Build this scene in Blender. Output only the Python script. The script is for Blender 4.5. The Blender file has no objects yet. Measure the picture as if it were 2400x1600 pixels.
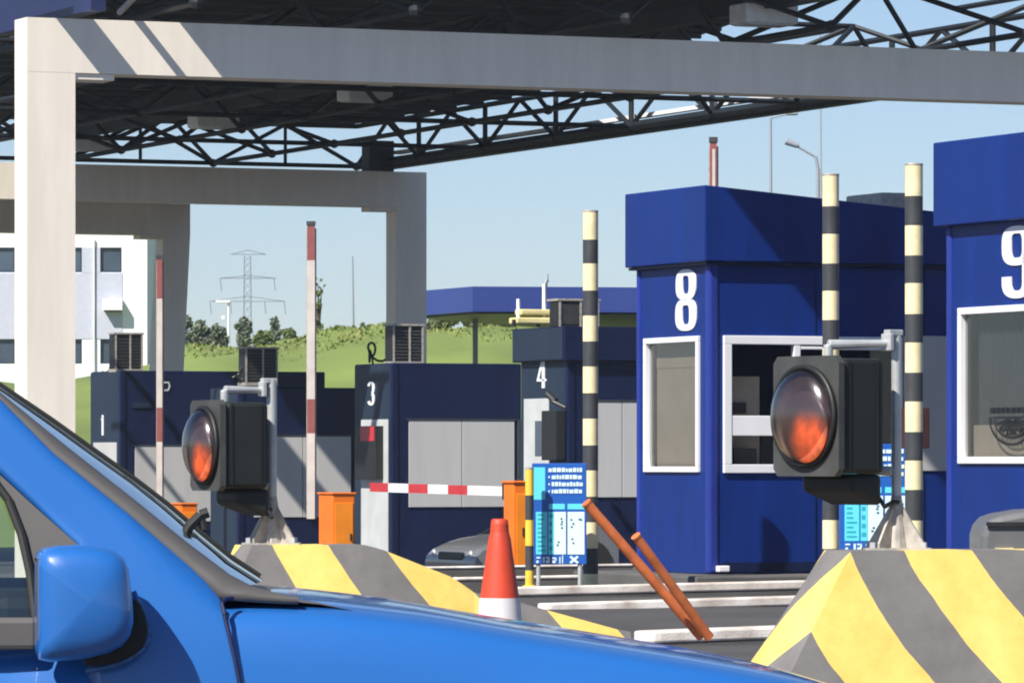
import bpy, math, random
from mathutils import Vector, Matrix
random.seed(7)
HAZE = .00025
scene = bpy.context.scene
COL = scene.collection
F, HY, HC, CX = 12000.0, 1080.0, 1.25, 1200.0      # telephoto view measured on a 2400 px wide frame
TH = math.radians(23); CA, SA = math.cos(TH), math.sin(TH)   # lanes run along (CA,SA)

def P(px, py, D): return Vector(((px-CX)/F*D, D, HC-(py-HY)/F*D))
def UV(u, v, z=0): return Vector((u*CA - v*SA, u*SA + v*CA, z))
def zat(py, D): return HC-(py-HY)/F*D
def ground_z(v):
    if v < 44: return 0.0
    return -min((v-44)*.022, 1.12)
def gz(x, y): return ground_z(-x*SA + y*CA)

# ---------------------------------------------------------------- materials
def mat(name, col, rough=.6, metal=0., noise=0., nscale=6., bump=0., bscale=60., spec=.5, coat=0., dirt=None, streak=False):
    m = bpy.data.materials.new(name); m.use_nodes = True
    nt = m.node_tree; b = nt.nodes['Principled BSDF']
    b.inputs['Base Color'].default_value = (*col, 1); b.inputs['Roughness'].default_value = rough
    b.inputs['Metallic'].default_value = metal; b.inputs['Specular IOR Level'].default_value = .25 if name.startswith('booth') else spec
    b.inputs['Coat Weight'].default_value = coat; b.inputs['Coat Roughness'].default_value = .07
    tc = nt.nodes.new('ShaderNodeTexCoord')
    if noise > 0:
        n = nt.nodes.new('ShaderNodeTexNoise'); n.inputs['Scale'].default_value = nscale; n.inputs['Detail'].default_value = 6
        if streak:
            mp = nt.nodes.new('ShaderNodeMapping'); mp.inputs['Scale'].default_value = (1, 1, .12)
            nt.links.new(tc.outputs['Object'], mp.inputs[0]); nt.links.new(mp.outputs[0], n.inputs['Vector']); n.inputs['Roughness'].default_value = .7
        else: nt.links.new(tc.outputs['Object'], n.inputs['Vector'])
        r = nt.nodes.new('ShaderNodeValToRGB')
        r.color_ramp.elements[0].position = .3; r.color_ramp.elements[1].position = .7
        r.color_ramp.elements[0].color = (*[c*(1-noise) for c in (dirt or col)], 1)
        r.color_ramp.elements[1].color = (*[min(1, c*(1+noise)) for c in col], 1)
        nt.links.new(n.outputs['Fac'], r.inputs['Fac']); nt.links.new(r.outputs['Color'], b.inputs['Base Color'])
        mr = nt.nodes.new('ShaderNodeMapRange'); mr.inputs['To Min'].default_value = rough*.85; mr.inputs['To Max'].default_value = min(1, rough*1.2)
        nt.links.new(n.outputs['Fac'], mr.inputs['Value']); nt.links.new(mr.outputs[0], b.inputs['Roughness'])
    if bump > 0:
        n2 = nt.nodes.new('ShaderNodeTexNoise'); n2.inputs['Scale'].default_value = bscale; n2.inputs['Detail'].default_value = 4
        nt.links.new(tc.outputs['Object'], n2.inputs['Vector'])
        bp = nt.nodes.new('ShaderNodeBump'); bp.inputs['Strength'].default_value = bump; bp.inputs['Distance'].default_value = .02
        nt.links.new(n2.outputs['Fac'], bp.inputs['Height']); nt.links.new(bp.outputs['Normal'], b.inputs['Normal'])
    return m
def glass(name, tint=(.8, .85, .85), refl=.12, rough=.02):
    m = bpy.data.materials.new(name); m.use_nodes = True; nt = m.node_tree; nt.nodes.clear()
    o = nt.nodes.new('ShaderNodeOutputMaterial'); mx = nt.nodes.new('ShaderNodeMixShader')
    t = nt.nodes.new('ShaderNodeBsdfTransparent'); g = nt.nodes.new('ShaderNodeBsdfGlossy')
    t.inputs[0].default_value = (*tint, 1); g.inputs['Roughness'].default_value = rough
    fr = nt.nodes.new('ShaderNodeLayerWeight'); fr.inputs[0].default_value = .5
    pw = nt.nodes.new('ShaderNodeMath'); pw.operation = 'POWER'; pw.inputs[1].default_value = 4
    ad = nt.nodes.new('ShaderNodeMath'); ad.operation = 'ADD'; ad.inputs[1].default_value = refl; ad.use_clamp = True
    nt.links.new(fr.outputs['Facing'], pw.inputs[0]); nt.links.new(pw.outputs[0], ad.inputs[0]); nt.links.new(ad.outputs[0], mx.inputs[0])
    nt.links.new(t.outputs[0], mx.inputs[1]); nt.links.new(g.outputs[0], mx.inputs[2]); nt.links.new(mx.outputs[0], o.inputs[0])
    return m
def stripes_mat(name, cx, cy, cz, period, off, ca, cb, duty=.5, absy=0., noise=.1):
    """painted diagonal bands fixed to the object's own coordinates"""
    m = mat(name, ca, rough=.75); nt = m.node_tree; b = nt.nodes['Principled BSDF']
    tc = [n for n in nt.nodes if n.type == 'TEX_COORD'][0]
    sp = nt.nodes.new('ShaderNodeSeparateXYZ'); nt.links.new(tc.outputs['Object'], sp.inputs[0])
    def mth(op, a, c=None, v=None):
        n = nt.nodes.new('ShaderNodeMath'); n.operation = op; nt.links.new(a, n.inputs[0])
        if c is not None: nt.links.new(c, n.inputs[1])
        elif v is not None: n.inputs[1].default_value = v
        return n.outputs[0]
    s = mth('ADD', mth('ADD', mth('MULTIPLY', sp.outputs[0], v=cx/period), mth('MULTIPLY', sp.outputs[2], v=cz/period)),
            mth('MULTIPLY', (mth('ABSOLUTE', sp.outputs[1]) if absy else sp.outputs[1]), v=cy/period))
    s = mth('ADD', s, v=off+100)
    fr = mth('FRACT', s); lt = mth('LESS_THAN', fr, v=duty)
    mx = nt.nodes.new('ShaderNodeMix'); mx.data_type = 'RGBA'; nt.links.new(lt, mx.inputs[0])
    n = nt.nodes.new('ShaderNodeTexNoise'); n.inputs['Scale'].default_value = 5; n.inputs['Detail'].default_value = 8; n.inputs['Roughness'].default_value = .65
    nt.links.new(tc.outputs['Object'], n.inputs['Vector'])
    mr = nt.nodes.new('ShaderNodeMapRange'); mr.inputs['From Min'].default_value = .3; mr.inputs['From Max'].default_value = .7
    mr.inputs['To Min'].default_value = 1-noise*1.6; mr.inputs['To Max'].default_value = 1+noise*.3
    nt.links.new(n.outputs['Fac'], mr.inputs['Value'])
    for i, c in ((6, cb), (7, ca)): mx.inputs[i].default_value = (*c, 1)
    vm = nt.nodes.new('ShaderNodeVectorMath'); vm.operation = 'SCALE'
    nt.links.new(mx.outputs[2], vm.inputs[0]); nt.links.new(mr.outputs[0], vm.inputs['Scale'])
    nt.links.new(vm.outputs[0], b.inputs['Base Color'])
    return m

M = {}
M['asphalt'] = mat('asphalt', (.062, .058, .056), .9, noise=.25, nscale=.7, bump=.5, bscale=40)
M['island'] = mat('island_concrete', (.10, .095, .09), .9, noise=.25, nscale=1.5, bump=.3)
M['kerbwhite'] = mat('kerb_white_paint', (.78, .72, .66), .7, noise=.22, nscale=3, dirt=(.52, .42, .35), bump=.2)
M['concrete'] = mat('cladding_white', (.88, .79, .67), .6, noise=.08, nscale=2.5, streak=True)
M['concrete_shade'] = mat('concrete_grey', (.50, .49, .47), .65, noise=.06, nscale=.9)
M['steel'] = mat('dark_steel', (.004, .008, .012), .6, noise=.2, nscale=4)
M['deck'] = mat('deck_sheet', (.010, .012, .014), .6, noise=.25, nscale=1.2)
M['deck_rib'] = mat('deck_rib', (.05, .05, .055), .6)
M['bluefascia'] = mat('blue_fascia', (.014, .022, .085), .5, noise=.1, nscale=1)
M['blue'] = mat('booth_blue', (.004, .024, .165), .42, noise=.20, nscale=3.0, streak=True)
M['blueL'] = mat('booth_blue_trim', (.020, .038, .24), .4, noise=.08, nscale=2)
M['navy'] = mat('booth_navy', (.005, .0105, .044), .45, noise=.25, nscale=3, streak=True)
M['slate'] = mat('booth_slate', (.015, .028, .050), .5, noise=.2, nscale=3, streak=True)
M['grey'] = mat('grey_panel', (.48, .47, .45), .6, noise=.06, nscale=3, streak=True)
M['greyL'] = mat('grey_panel_light', (.50, .51, .50), .6, noise=.08, nscale=3)
M['white'] = mat('white_paint', (.80, .79, .80), .45, noise=.04, nscale=3)
M['black'] = mat('black_plastic', (.012, .013, .013), .5, noise=.2, nscale=8)
M['blackG'] = mat('black_housing', (.012, .015, .014), .55, noise=.25, nscale=5)
M['rim'] = mat('grey_plastic', (.055, .055, .052), .55, noise=.2, nscale=10)
M['galv'] = mat('galvanised_steel', (.50, .51, .50), .45, metal=.35, noise=.15, nscale=14)
M['galvD'] = mat('galvanised_worn', (.42, .38, .33), .55, metal=.3, noise=.3, nscale=20)
M['cream'] = mat('cream_band', (.82, .70, .41), .5, noise=.10, nscale=9)
M['dark'] = mat('dark_band', (.045, .047, .05), .5, noise=.15, nscale=9)
M['yellow'] = mat('yellow_band', (.80, .52, .05), .5, noise=.1, nscale=9)
M['orange'] = mat('orange_paint', (.80, .17, .006), .45, noise=.12, nscale=3)
M['orangeY'] = mat('orange_door', (.86, .25, .008), .45, noise=.1, nscale=3)
M['rust'] = mat('orange_rod_paint', (.66, .17, .05), .6, noise=.22, nscale=9)
M['armwhite'] = mat('arm_white', (.56, .50, .45), .6, noise=.15, nscale=3)
M['red'] = mat('red_band', (.50, .03, .035), .45, noise=.1)
M['redD'] = mat('red_faded', (.26, .075, .07), .5, noise=.1)
M['cone'] = mat('cone_red', (.58, .055, .02), .55, noise=.12, nscale=7)
M['coneW'] = mat('cone_white', (.70, .66, .66), .5, noise=.08, nscale=9)
M['signblue'] = mat('sign_blue', (.012, .10, .42), .4)
M['cyan'] = mat('sign_cyan', (.12, .66, .80), .4)
M['pale'] = mat('sign_pale', (.66, .82, .84), .4)
M['ink'] = mat('sign_ink', (.02, .09, .16), .5)
M['teal'] = mat('sign_teal', (.02, .36, .44), .5)
M['blind'] = mat('blind_fabric', (.30, .25, .215), .8, noise=.1, nscale=4)
M['curtain'] = mat('dark_curtain', (.02, .026, .045), .9, noise=.3, nscale=5)
M['beige'] = mat('beige_cabinet', (.80, .66, .54), .7, noise=.08)
M['glass'] = glass('booth_glass', (.86, .86, .84), .04)
M['glassD'] = glass('dark_glass', (.55, .58, .6), .1)
M['carglass'] = glass('car_glass', (.68, .78, .74), .16)
M['carblue'] = mat('car_paint_blue', (.014, .122, .41), .38, coat=.9, spec=.5)
M['carblueD'] = mat('car_gap', (.004, .01, .06), .6)
M['trim'] = mat('car_trim', (.095, .088, .083), .6, noise=.08, nscale=8)
M['rubber'] = mat('rubber', (.015, .015, .014), .7)
M['mirrorglass'] = mat('mirror_glass', (.7, .7, .7), .03, metal=1)
M['greycar'] = mat('grey_plastic_lid', (.13, .13, .13), .5, noise=.15, nscale=3, coat=.2)
M['silver'] = mat('silver_paint', (.20, .205, .21), .3, metal=.3, coat=.7)
M['grass'] = mat('grass', (.155, .205, .045), .95, noise=.22, nscale=.22, bump=.35, bscale=9)
M['leafD'] = mat('leaf_dark', (.16, .19, .125), .85, noise=.3, nscale=2)
M['leafL'] = mat('leaf_light', (.13, .165, .05), .8, noise=.4, nscale=2)
M['bark'] = mat('bark', (.10, .075, .05), .9)
M['bwall'] = mat('white_render', (.72, .73, .75), .7, noise=.03)
M['bpanel'] = mat('grey_blue_cladding', (.46, .47, .55), .6, noise=.05)
M['bglass'] = mat('office_glass', (.06, .085, .12), .12, noise=.4, nscale=.3)
M['pylon'] = mat('pylon_steel', (.22, .24, .27), .6)
M['lampgrey'] = mat('lamp_post_grey', (.30, .33, .36), .5)
M['lampwhite'] = mat('lamp_post_white', (.75, .78, .78), .5)
M['canopyblue'] = mat('station_canopy_blue', (.030, .055, .235), .45, noise=.05, nscale=.4)
M['red_led'] = mat('red_display', (.55, .02, .03), .4)
M['lightbox'] = mat('floodlight_white', (.82, .80, .74), .5, noise=.1)
M['creamy'] = mat('cream_yellow', (.78, .66, .30), .5, noise=.15, nscale=4)
M['lensglass'] = glass('lens_glass', (.72, .62, .58), .12, .22)
M['bowl'] = mat('reflector_bowl', (.10, .075, .07), .5, noise=.35, nscale=12)

def amber():
    """amber lens insert: orange glow painted as emission, mottled by noise, dying out towards its rim"""
    m = bpy.data.materials.new('amber_glow'); m.use_nodes = True; nt = m.node_tree; b = nt.nodes['Principled BSDF']
    b.inputs['Base Color'].default_value = (.10, .07, .06, 1); b.inputs['Roughness'].default_value = .35
    b.inputs['Emission Color'].default_value = (1, .13, .012, 1)
    tc = nt.nodes.new('ShaderNodeTexCoord'); n = nt.nodes.new('ShaderNodeTexNoise'); n.inputs['Scale'].default_value = 16; n.inputs['Detail'].default_value = 5
    nt.links.new(tc.outputs['Object'], n.inputs['Vector'])
    g = nt.nodes.new('ShaderNodeSeparateXYZ'); nt.links.new(tc.outputs['Generated'], g.inputs[0])
    def mm(op, a, v=None, c=None):
        q = nt.nodes.new('ShaderNodeMath'); q.operation = op; nt.links.new(a, q.inputs[0])
        if c is not None: nt.links.new(c, q.inputs[1])
        elif v is not None: q.inputs[1].default_value = v
        return q.outputs[0]
    dy = mm('POWER', mm('ADD', g.outputs[1], -.34), 2.0); dz = mm('POWER', mm('ADD', g.outputs[2], -.32), 2.0)
    r = mm('MULTIPLY', mm('SQRT', mm('ADD', dy, None, dz)), 2.0)
    fall = nt.nodes.new('ShaderNodeMapRange'); fall.inputs['From Min'].default_value = .15; fall.inputs['From Max'].default_value = .95
    fall.inputs['To Min'].default_value = 1.0; fall.inputs['To Max'].default_value = 0; fall.interpolation_type = 'SMOOTHSTEP'; nt.links.new(r, fall.inputs['Value'])
    e = mm('MULTIPLY', mm('MULTIPLY', fall.outputs[0], None, mm('POWER', n.outputs['Fac'], 1.8)), 2.6)
    nt.links.new(e, b.inputs['Emission Strength'])
    return m
M['amber'] = amber()

# ---------------------------------------------------------------- mesh builder
class MB:
    def __init__(s): s.v = []; s.f = []; s.m = []; s.mi = 0
    def add(s, vs, fs):
        o = len(s.v); s.v += [tuple(v) for v in vs]; s.f += [tuple(i+o for i in f) for f in fs]; s.m += [s.mi]*len(fs); return s
    def box(s, x0, x1, y0, y1, z0, z1):
        if x0 > x1: x0, x1 = x1, x0
        if y0 > y1: y0, y1 = y1, y0
        if z0 > z1: z0, z1 = z1, z0
        return s.add([(x0,y0,z0),(x1,y0,z0),(x1,y1,z0),(x0,y1,z0),(x0,y0,z1),(x1,y0,z1),(x1,y1,z1),(x0,y1,z1)],
              [(0,3,2,1),(4,5,6,7),(0,1,5,4),(1,2,6,5),(2,3,7,6),(3,0,4,7)])
    def hexa(s, b, t):   # bottom ring of 4, top ring of 4 (ccw from above)
        return s.add(list(b)+list(t), [(0,3,2,1),(4,5,6,7),(0,1,5,4),(1,2,6,5),(2,3,7,6),(3,0,4,7)])
    def tube(s, p, q, r, n=8, r2=None, cap=True):
        p = Vector(p); q = Vector(q); d = q-p
        if d.length < 1e-6: return s
        d.normalize(); a = Vector((0,0,1)) if abs(d.z) < .9 else Vector((1,0,0))
        x = d.cross(a).normalized(); y = d.cross(x); r2 = r if r2 is None else r2
        vs = []
        for c, rr in ((p, r), (q, r2)):
            for i in range(n):
                t = 2*math.pi*i/n; vs.append(c + x*math.cos(t)*rr + y*math.sin(t)*rr)
        fs = [(i, n+i, n+(i+1)%n, (i+1)%n) for i in range(n)]
        if cap: fs += [tuple(range(n)), tuple(reversed(range(n, 2*n)))]
        return s.add(vs, fs)
    def path(s, pts, r, n=8):
        for a, b in zip(pts, pts[1:]): s.tube(a, b, r, n)
        return s
    def prism(s, pts, off):   # planar polygon pts (3D), extruded by vector off
        n = len(pts); off = Vector(off)
        vs = [Vector(p) for p in pts] + [Vector(p)+off for p in pts]
        return s.add(vs, [tuple(range(n)), tuple(reversed(range(n, 2*n)))] + [(i, n+i, n+(i+1)%n, (i+1)%n) for i in range(n)])
    def lathe(s, prof, n=24, axis='z', c=(0,0,0)):   # prof list of (r, h)
        vs = []; fs = []
        for r, h in prof:
            for i in range(n):
                t = 2*math.pi*i/n; a, b = r*math.cos(t), r*math.sin(t)
                vs.append({'z': (c[0]+a, c[1]+b, c[2]+h), 'x': (c[0]+h, c[1]+a, c[2]+b)}[axis])
        for k in range(len(prof)-1):
            for i in range(n):
                fs.append((k*n+i, k*n+(i+1)%n, (k+1)*n+(i+1)%n, (k+1)*n+i))
        return s.add(vs, fs)
    def grid(s, rows):
        n = len(rows[0]); vs = [p for r in rows for p in r]; fs = []
        for i in range(len(rows)-1):
            for j in range(n-1): fs.append((i*n+j, i*n+j+1, (i+1)*n+j+1, (i+1)*n+j))
        return s.add(vs, fs)
    def build(s, name, m, parent=None, smooth=False, bevel=0., normals=True):
        me = bpy.data.meshes.new(name); me.from_pydata(s.v, [], s.f)
        ms = m if isinstance(m, (list, tuple)) else [m]
        for k in ms: me.materials.append(k)
        me.polygons.foreach_set('material_index', s.m)
        if smooth: me.polygons.foreach_set('use_smooth', [True]*len(s.f))
        me.update()
        if normals:
            import bmesh
            bm = bmesh.new(); bm.from_mesh(me); bmesh.ops.recalc_face_normals(bm, faces=bm.faces); bm.to_mesh(me); bm.free()
        o = bpy.data.objects.new(name, me); COL.objects.link(o)
        if parent is not None: o.parent = parent
        if bevel:
            b = o.modifiers.new('bevel', 'BEVEL'); b.width = bevel; b.segments = 2; b.limit_method = 'ANGLE'
        return o

def tag(o, label, cat, group=None, kind=None):
    if label: o['label'] = label
    if cat: o['category'] = cat
    if group: o['group'] = group
    if kind: o['kind'] = kind
    return o
def thing(name, loc, label, cat, rz=0., group=None):
    o = bpy.data.objects.new(name, None); COL.objects.link(o); o.location = loc; o.rotation_euler = (0, 0, rz)
    o.empty_display_size = .2
    return tag(o, label, cat, group)
def struct(o): o['kind'] = 'structure'; return o
def copy_tree(o, parent=None):
    c = o.copy(); COL.objects.link(c)
    if parent is not None: c.parent = parent
    for ch in list(o.children): copy_tree(ch, c)
    return c

# ---------------------------------------------------------------- ground, hill
g = MB()
vs_ = [-400, 0, 44] + [44+i*6 for i in range(1, 9)] + [44+1.12/.022, 130, 400, 4000]
us_ = [-4000, -300, -60, 0, 60, 300, 4000]
g.grid([[UV(u, v, ground_z(v)) for u in us_] for v in vs_])
struct(g.build('ground', M['asphalt']))

def interp(x, pts):
    if x <= pts[0][0]: return pts[0][1]
    for (a, ya), (b, yb) in zip(pts, pts[1:]):
        if x <= b: return ya + (yb-ya)*(x-a)/(b-a)
    return pts[-1][1]
CREST = [(-600, 905), (170, 895), (345, 882), (400, 840), (430, 822), (640, 806), (800, 786), (1000, 770), (1200, 758), (1500, 752), (3200, 745)]
def hill_z(x, D):
    px = CX + x/D*F
    zc = zat(interp(px, CREST), 168)
    t = max(0, min(1, (D-128)/40)); t = t*t*(3-2*t)
    w = .18*math.sin(x*.9+D*.3)+.12*math.sin(x*2.1-D*.7)
    base = -1.3
    z = base + (zc-base)*t + w*t
    if D > 172: z += (D-172)*.006*0 - .25*min(1, (D-172)/20)
    return z
hg = MB(); rows = []
for i in range(46):
    D = 126 + i*1.4 if i < 36 else 176+(i-35)*16
    rows.append([Vector(((k/60*2-1)*.16*D, D, hill_z((k/60*2-1)*.16*D, D))) for k in range(61)])
hg.grid(rows); struct(hg.build('hill', M['grass'], smooth=True))

# grass tufts along the bank
tf = MB()
for i in range(4200):
    D = random.uniform(161, 170.5); px = random.uniform(380, 1300); x = (px-CX)/F*D
    z = hill_z(x, D); hgt = random.uniform(.03, .10); a = random.uniform(0, 6.28); w = random.uniform(.03, .09)
    dx, dy = math.cos(a)*w, math.sin(a)*w; lx, ly = random.uniform(-.12, .12), random.uniform(-.12, .12)
    tf.mi = random.choice((0, 0, 1))
    tf.add([(x-dx, D-dy, z-.05), (x+dx, D+dy, z-.05), (x+dx*.3+lx, D+dy*.3+ly, z+hgt)], [(0, 1, 2)])
tag(tf.build('long_grass', [M['grass'], mat('dry_grass', (.28, .27, .09), .95)], normals=False), 'tall unmown grass tufts growing on the green bank behind the booths', 'grass', kind='stuff')

# ---------------------------------------------------------------- portals (white boxed frames)
def portal(label, u0, u1, v, zt=7.8, zb=7.0, colw=.75, dep=.6, left=True, right=True, slant=0., slab=None, m=None):
    base = UV((u0+u1)/2, v, ground_z(v)); t = thing('portal_frame', base, label, 'portal frame', TH, 'white portal frames carrying the canopy')
    x0, x1 = u0-(u0+u1)/2, u1-(u0+u1)/2; gz0 = ground_z(v); m = m or M['concrete']
    b = MB(); b.box(x0, x1, 0, dep, zb-gz0, zt-gz0); b.build('beam', m, t)
    for on, xa, sg in ((left, x0, 1), (right, x1, -1)):
        if not on: continue
        b = MB(); xb = xa+sg*colw
        bo = slant*sg
        xs = sorted((xa, xb)); bs = sorted((xa+bo, xb+bo))
        b.hexa([(bs[0], .002, -.1), (bs[1], .002, -.1), (bs[1], dep-.002, -.1), (bs[0], dep-.002, -.1)],
               [(xs[0], .002, zb-gz0), (xs[1], .002, zb-gz0), (xs[1], dep-.002, zb-gz0), (xs[0], dep-.002, zb-gz0)])
        b.build('column', m, t)
        h = MB()   # haunch plate at the inner corner
        xi = xb; h.box(xi, xi+sg*.62, .03, dep-.03, zb-gz0-.10, zb-gz0-.003); h.build('haunch_plate', m, t, bevel=.01)
        f = MB(); f.box(bs[0]-.12, bs[1]+.12, -.12, dep+.12, -.05, .12); f.build('footing', M['island'], t, bevel=.02)
    for k in range(1, int((x1-x0)/3)):
        j = MB(); xx = x0+k*3.0; j.box(xx-.006, xx+.006, -.002, .0, zb-gz0, zt-gz0)
    return t
uA = 22.95
portal('long nearest white portal frame with bright sunlit column at its left end', uA, uA+30, 72.4)
pB = portal('middle portal frame whose shaded right column stands behind booth number 3', 43.65-30, 43.65, 107.8)
pC = portal('farthest portal frame with leaning grey column beside the white office building', 43.5-30, 43.5, 123.5, slant=.0, colw=.72)
# portal C column leans outward at its top: widen the top by a sloped face
c = [o for o in pC.children if o.name.startswith('column')][-1]
for v in c.data.vertices:
    if v.co.z > 3: v.co.x += .0
    elif v.co.x > 14: v.co.x -= .42
    else: v.co.x -= .12
# unseen thin flat roof added over portal C to shade it, with white gutter
ft = MB(); ft.box(-16, 1.2, -11.5, .9, 0, .10)
pr = thing('shade_roof', UV(43.5, 123.5, 7.86), 'unseen low roof slab added to shade the farthest portal frame, with white gutter', 'roof', TH)
ft.build('slab', M['deck'], pr)
gt = MB(); gt.box(-30, -.9, -.42, -.08, -.07, .06); gt.build('gutter', M['white'], pr, bevel=.01)

# ---------------------------------------------------------------- canopy space frame
can = thing('toll_canopy', (0, 0, 7.95), 'huge dark blue steel space frame canopy roof over the toll lanes', 'canopy roof', TH)
ZB, ZT = 0.08, 1.00     # relative to the empty
U0, U1, V0, V1 = 21.8, 42.8, 71.6, 110.0
nu = 6; nv = 10; mu = (U1-U0)/nu; mv = (V1-V0)/nv
ch = MB(); wb = MB(); tp = MB(); nd = MB()
def deck_right(v): return interp(v, [(40, 37.2), (77, 38.0), (98, 42.6), (111, 42.8)])
for i in range(nu+1):
    for j in range(nv+1):
        u, v = U0+i*mu, V0+j*mv
        if u < 25.0 and v < 79 and v > 66: continue
        if u < 27.0 and v > 84: continue
        if i < nu and j and (j % 2 == 0): ch.tube((u, v, ZB), (u+mu, v, ZB), .055, 6)
        if j < nv: ch.tube((u, v, ZB), (u, v+mv, ZB), .055 if i < nu else .09, 6)
        ch.lathe([(.001, -.10), (.08, -.07), (.10, 0), (.08, .07), (.001, .10)], 8, c=(u, v, ZB))
        # top nodes at the cell centres
        tu, tv = u+mu/2, v+mv/2
        if i < nu and j < nv and (i < nu-1 or j < 6) and (j % 2 == 0 or j == nv-1 or (j == 3 and i == nu-1)):
            for a, b_ in ((0,0),(1,0),(0,1),(1,1)): wb.tube((u+a*mu, v+b_*mv, ZB), (tu, tv, ZT), .05, 6)
            if i < nu-1 and j % 2 == 0: tp.tube((tu, tv, ZT), (tu+mu, tv, ZT), .05, 6)
            if j < nv-2: tp.tube((tu, tv, ZT), (tu, tv+mv, ZT), .05, 6)
# deep edge truss along the right side and the far end
for j in range(nv):
    v = V0+j*mv
    wb.tube((U1, v, ZB), (U1, v, ZT), .055, 6); wb.tube((U1, v, ZB), (U1, v+mv/2, ZT), .05, 6); wb.tube((U1, v+mv/2, ZT), (U1, v+mv, ZB), .05, 6)
tp.tube((U1, V0, ZT), (U1, V1, ZT), .06, 6)
for i in range(nu):
    u = U0+i*mu
    wb.tube((u, V1, ZB), (u+mu/2, V1, ZT), .05, 6); wb.tube((u+mu/2, V1, ZT), (u+mu, V1, ZB), .05, 6); wb.tube((u+mu/2, V1, ZB), (u+mu/2, V1, ZT), .04, 6)
tp.tube((U0, V1, ZT), (U1, V1, ZT), .06, 6)
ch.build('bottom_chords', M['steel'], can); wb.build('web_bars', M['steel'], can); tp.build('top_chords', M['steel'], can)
# edge girder (dark box) with pale gutter line above it, along the right side
e = MB(); e.box(U1+.10, U1+.35, V0, V1-.5, -.06, .20); e.build('edge_girder', M['steel'], can, bevel=.01)
e = MB(); e.box(42.3, 42.9, 107.9, 108.4, -.14, .55); e.build('support_stub', M['steel'], can, bevel=.01)
e = MB(); e.box(U1+.12, U1+.30, V0, V1-2, .25, .33); e.build('gutter', M['white'], can)
# deck: stepped left side, tapered right side
dz0, dz1 = ZT+.06, ZT+.18
strips = [(71.2, 77.6, 24.3)] + [(77.6+3.24*k, 77.6+3.24*(k+1), 24.4+.97*k) for k in range(10)]
dk = MB(); rb = MB()
for va, vb, ul in strips:
    n = max(1, int((vb-va)/3))
    for k in range(n):
        a, b_ = va+(vb-va)*k/n, va+(vb-va)*(k+1)/n
        ra, rb_ = deck_right(a), deck_right(b_)
        dk.hexa([(ul, a, dz0), (ra, a, dz0), (rb_, b_, dz0), (ul, b_, dz0)], [(ul, a, dz1), (ra, a, dz1), (rb_, b_, dz1), (ul, b_, dz1)])
v = 71.4
while v < 109.8:      # purlins below the sheet
    ul = [s for s in strips if s[0] <= v < s[1]][0][2]
    rb.box(ul+.1, deck_right(v)-.1, v, v+.09, dz0-.10, dz0-.004); v += 1.6
dk.box(37.6, 42.8, 71.2, 73.4, dz0+.001, dz1-.001); dk.build('deck', M['deck'], can); rb.build('purlins', M['deck_rib'], can)  # first box: extra unseen strip added to shade the right of the near beam
# near left bay that shades the nearest booths
nb = MB(); nb.hexa([(17.1, 41, dz0), (37, 41, dz0), (37.2, 45, dz0), (17.1, 45, dz0)], [(17.1, 41, dz1), (37, 41, dz1), (37.2, 45, dz1), (17.1, 45, dz1)])
sc_ = thing('side_canopy', (0, 0, 7.95), 'flat side canopy above the nearest lanes, outside the frame, shading booth 8', 'canopy roof', TH)
nb.build('deck', M['deck'], sc_)
for u_ in (34.5, 36.7):
    m = MB(); m.box(u_-.15, u_+.15, 42.85, 43.15, -8.1, dz0-.001); m.build('column', M['concrete'], sc_)
fs = MB(); fs.box(24.0, 24.25, 72.6, 77.6, .0, .55); fs.build('fascia', M['bluefascia'], can, bevel=.01)
fs = MB(); fs.box(22.80, 23.22, 70.9, 72.1, .55, .75); fs.box(23.221, 24.0, 71.0, 71.2, .60, .70); fs.box(24.10, 24.17, 70.9, 72.4, .45, .55); fs.build('stripe_caster', M['steel'], can)  # unseen pieces added above the view to cast shadow stripes on the near beam
fs = MB(); fs.box(23.5, 23.6, 73.2, 76.0, .52, .60); fs.tube((25.0, 72.9, .45), (25.6, 76, .3), .05, 6); fs.build('gutter', M['white'], can)
# long purlin box that carries the floodlights
def u_of(x, y): return x*CA+y*SA
def v_of(x, y): return -x*SA+y*CA
pl = MB()
fl = [(1790, 34, 81.0, 140), (855, 217, 98.1, 115), (500, 281, 105.7, 100), (212, 335, 113.5, 92)]
ul_ = u_of(*P(1790, 34, 81)[:2]); 
pl.box(ul_-.15, ul_+.15, 62, 109, .42, .72); pl.box(ul_-.06, ul_+.06, 62, 109, .72, 1.1)
pl.build('light_rail', M['steel'], can, bevel=.01)
flo = None
labs = ['white floodlight box at top right under the dark canopy', 'pale floodlight box peeking out just below the middle of the near beam',
        'cream floodlight box above the zigzag bars left of centre', 'greyish floodlight box just right of the bright white column']
for k, (px, py, D, w) in enumerate(fl):
    p = P(px, py, D)
    if flo is None:
        flo = thing('floodlight', p, labs[0], 'floodlight', TH, 'floodlight boxes hung under the canopy')
        b = MB(); b.box(-.46, .46, -.32, .32, -.17, .15); b.build('housing', M['lightbox'], flo, bevel=.03)
        b = MB(); b.box(-.40, .40, -.27, .27, -.185, -.168); b.build('diffuser', M['white'], flo)
        b = MB(); b.box(-.05, .05, -.12, .12, .15, .28); b.build('bracket', M['steel'], flo)
    else:
        c = copy_tree(flo); c.location = p; c['label'] = labs[k]

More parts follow.
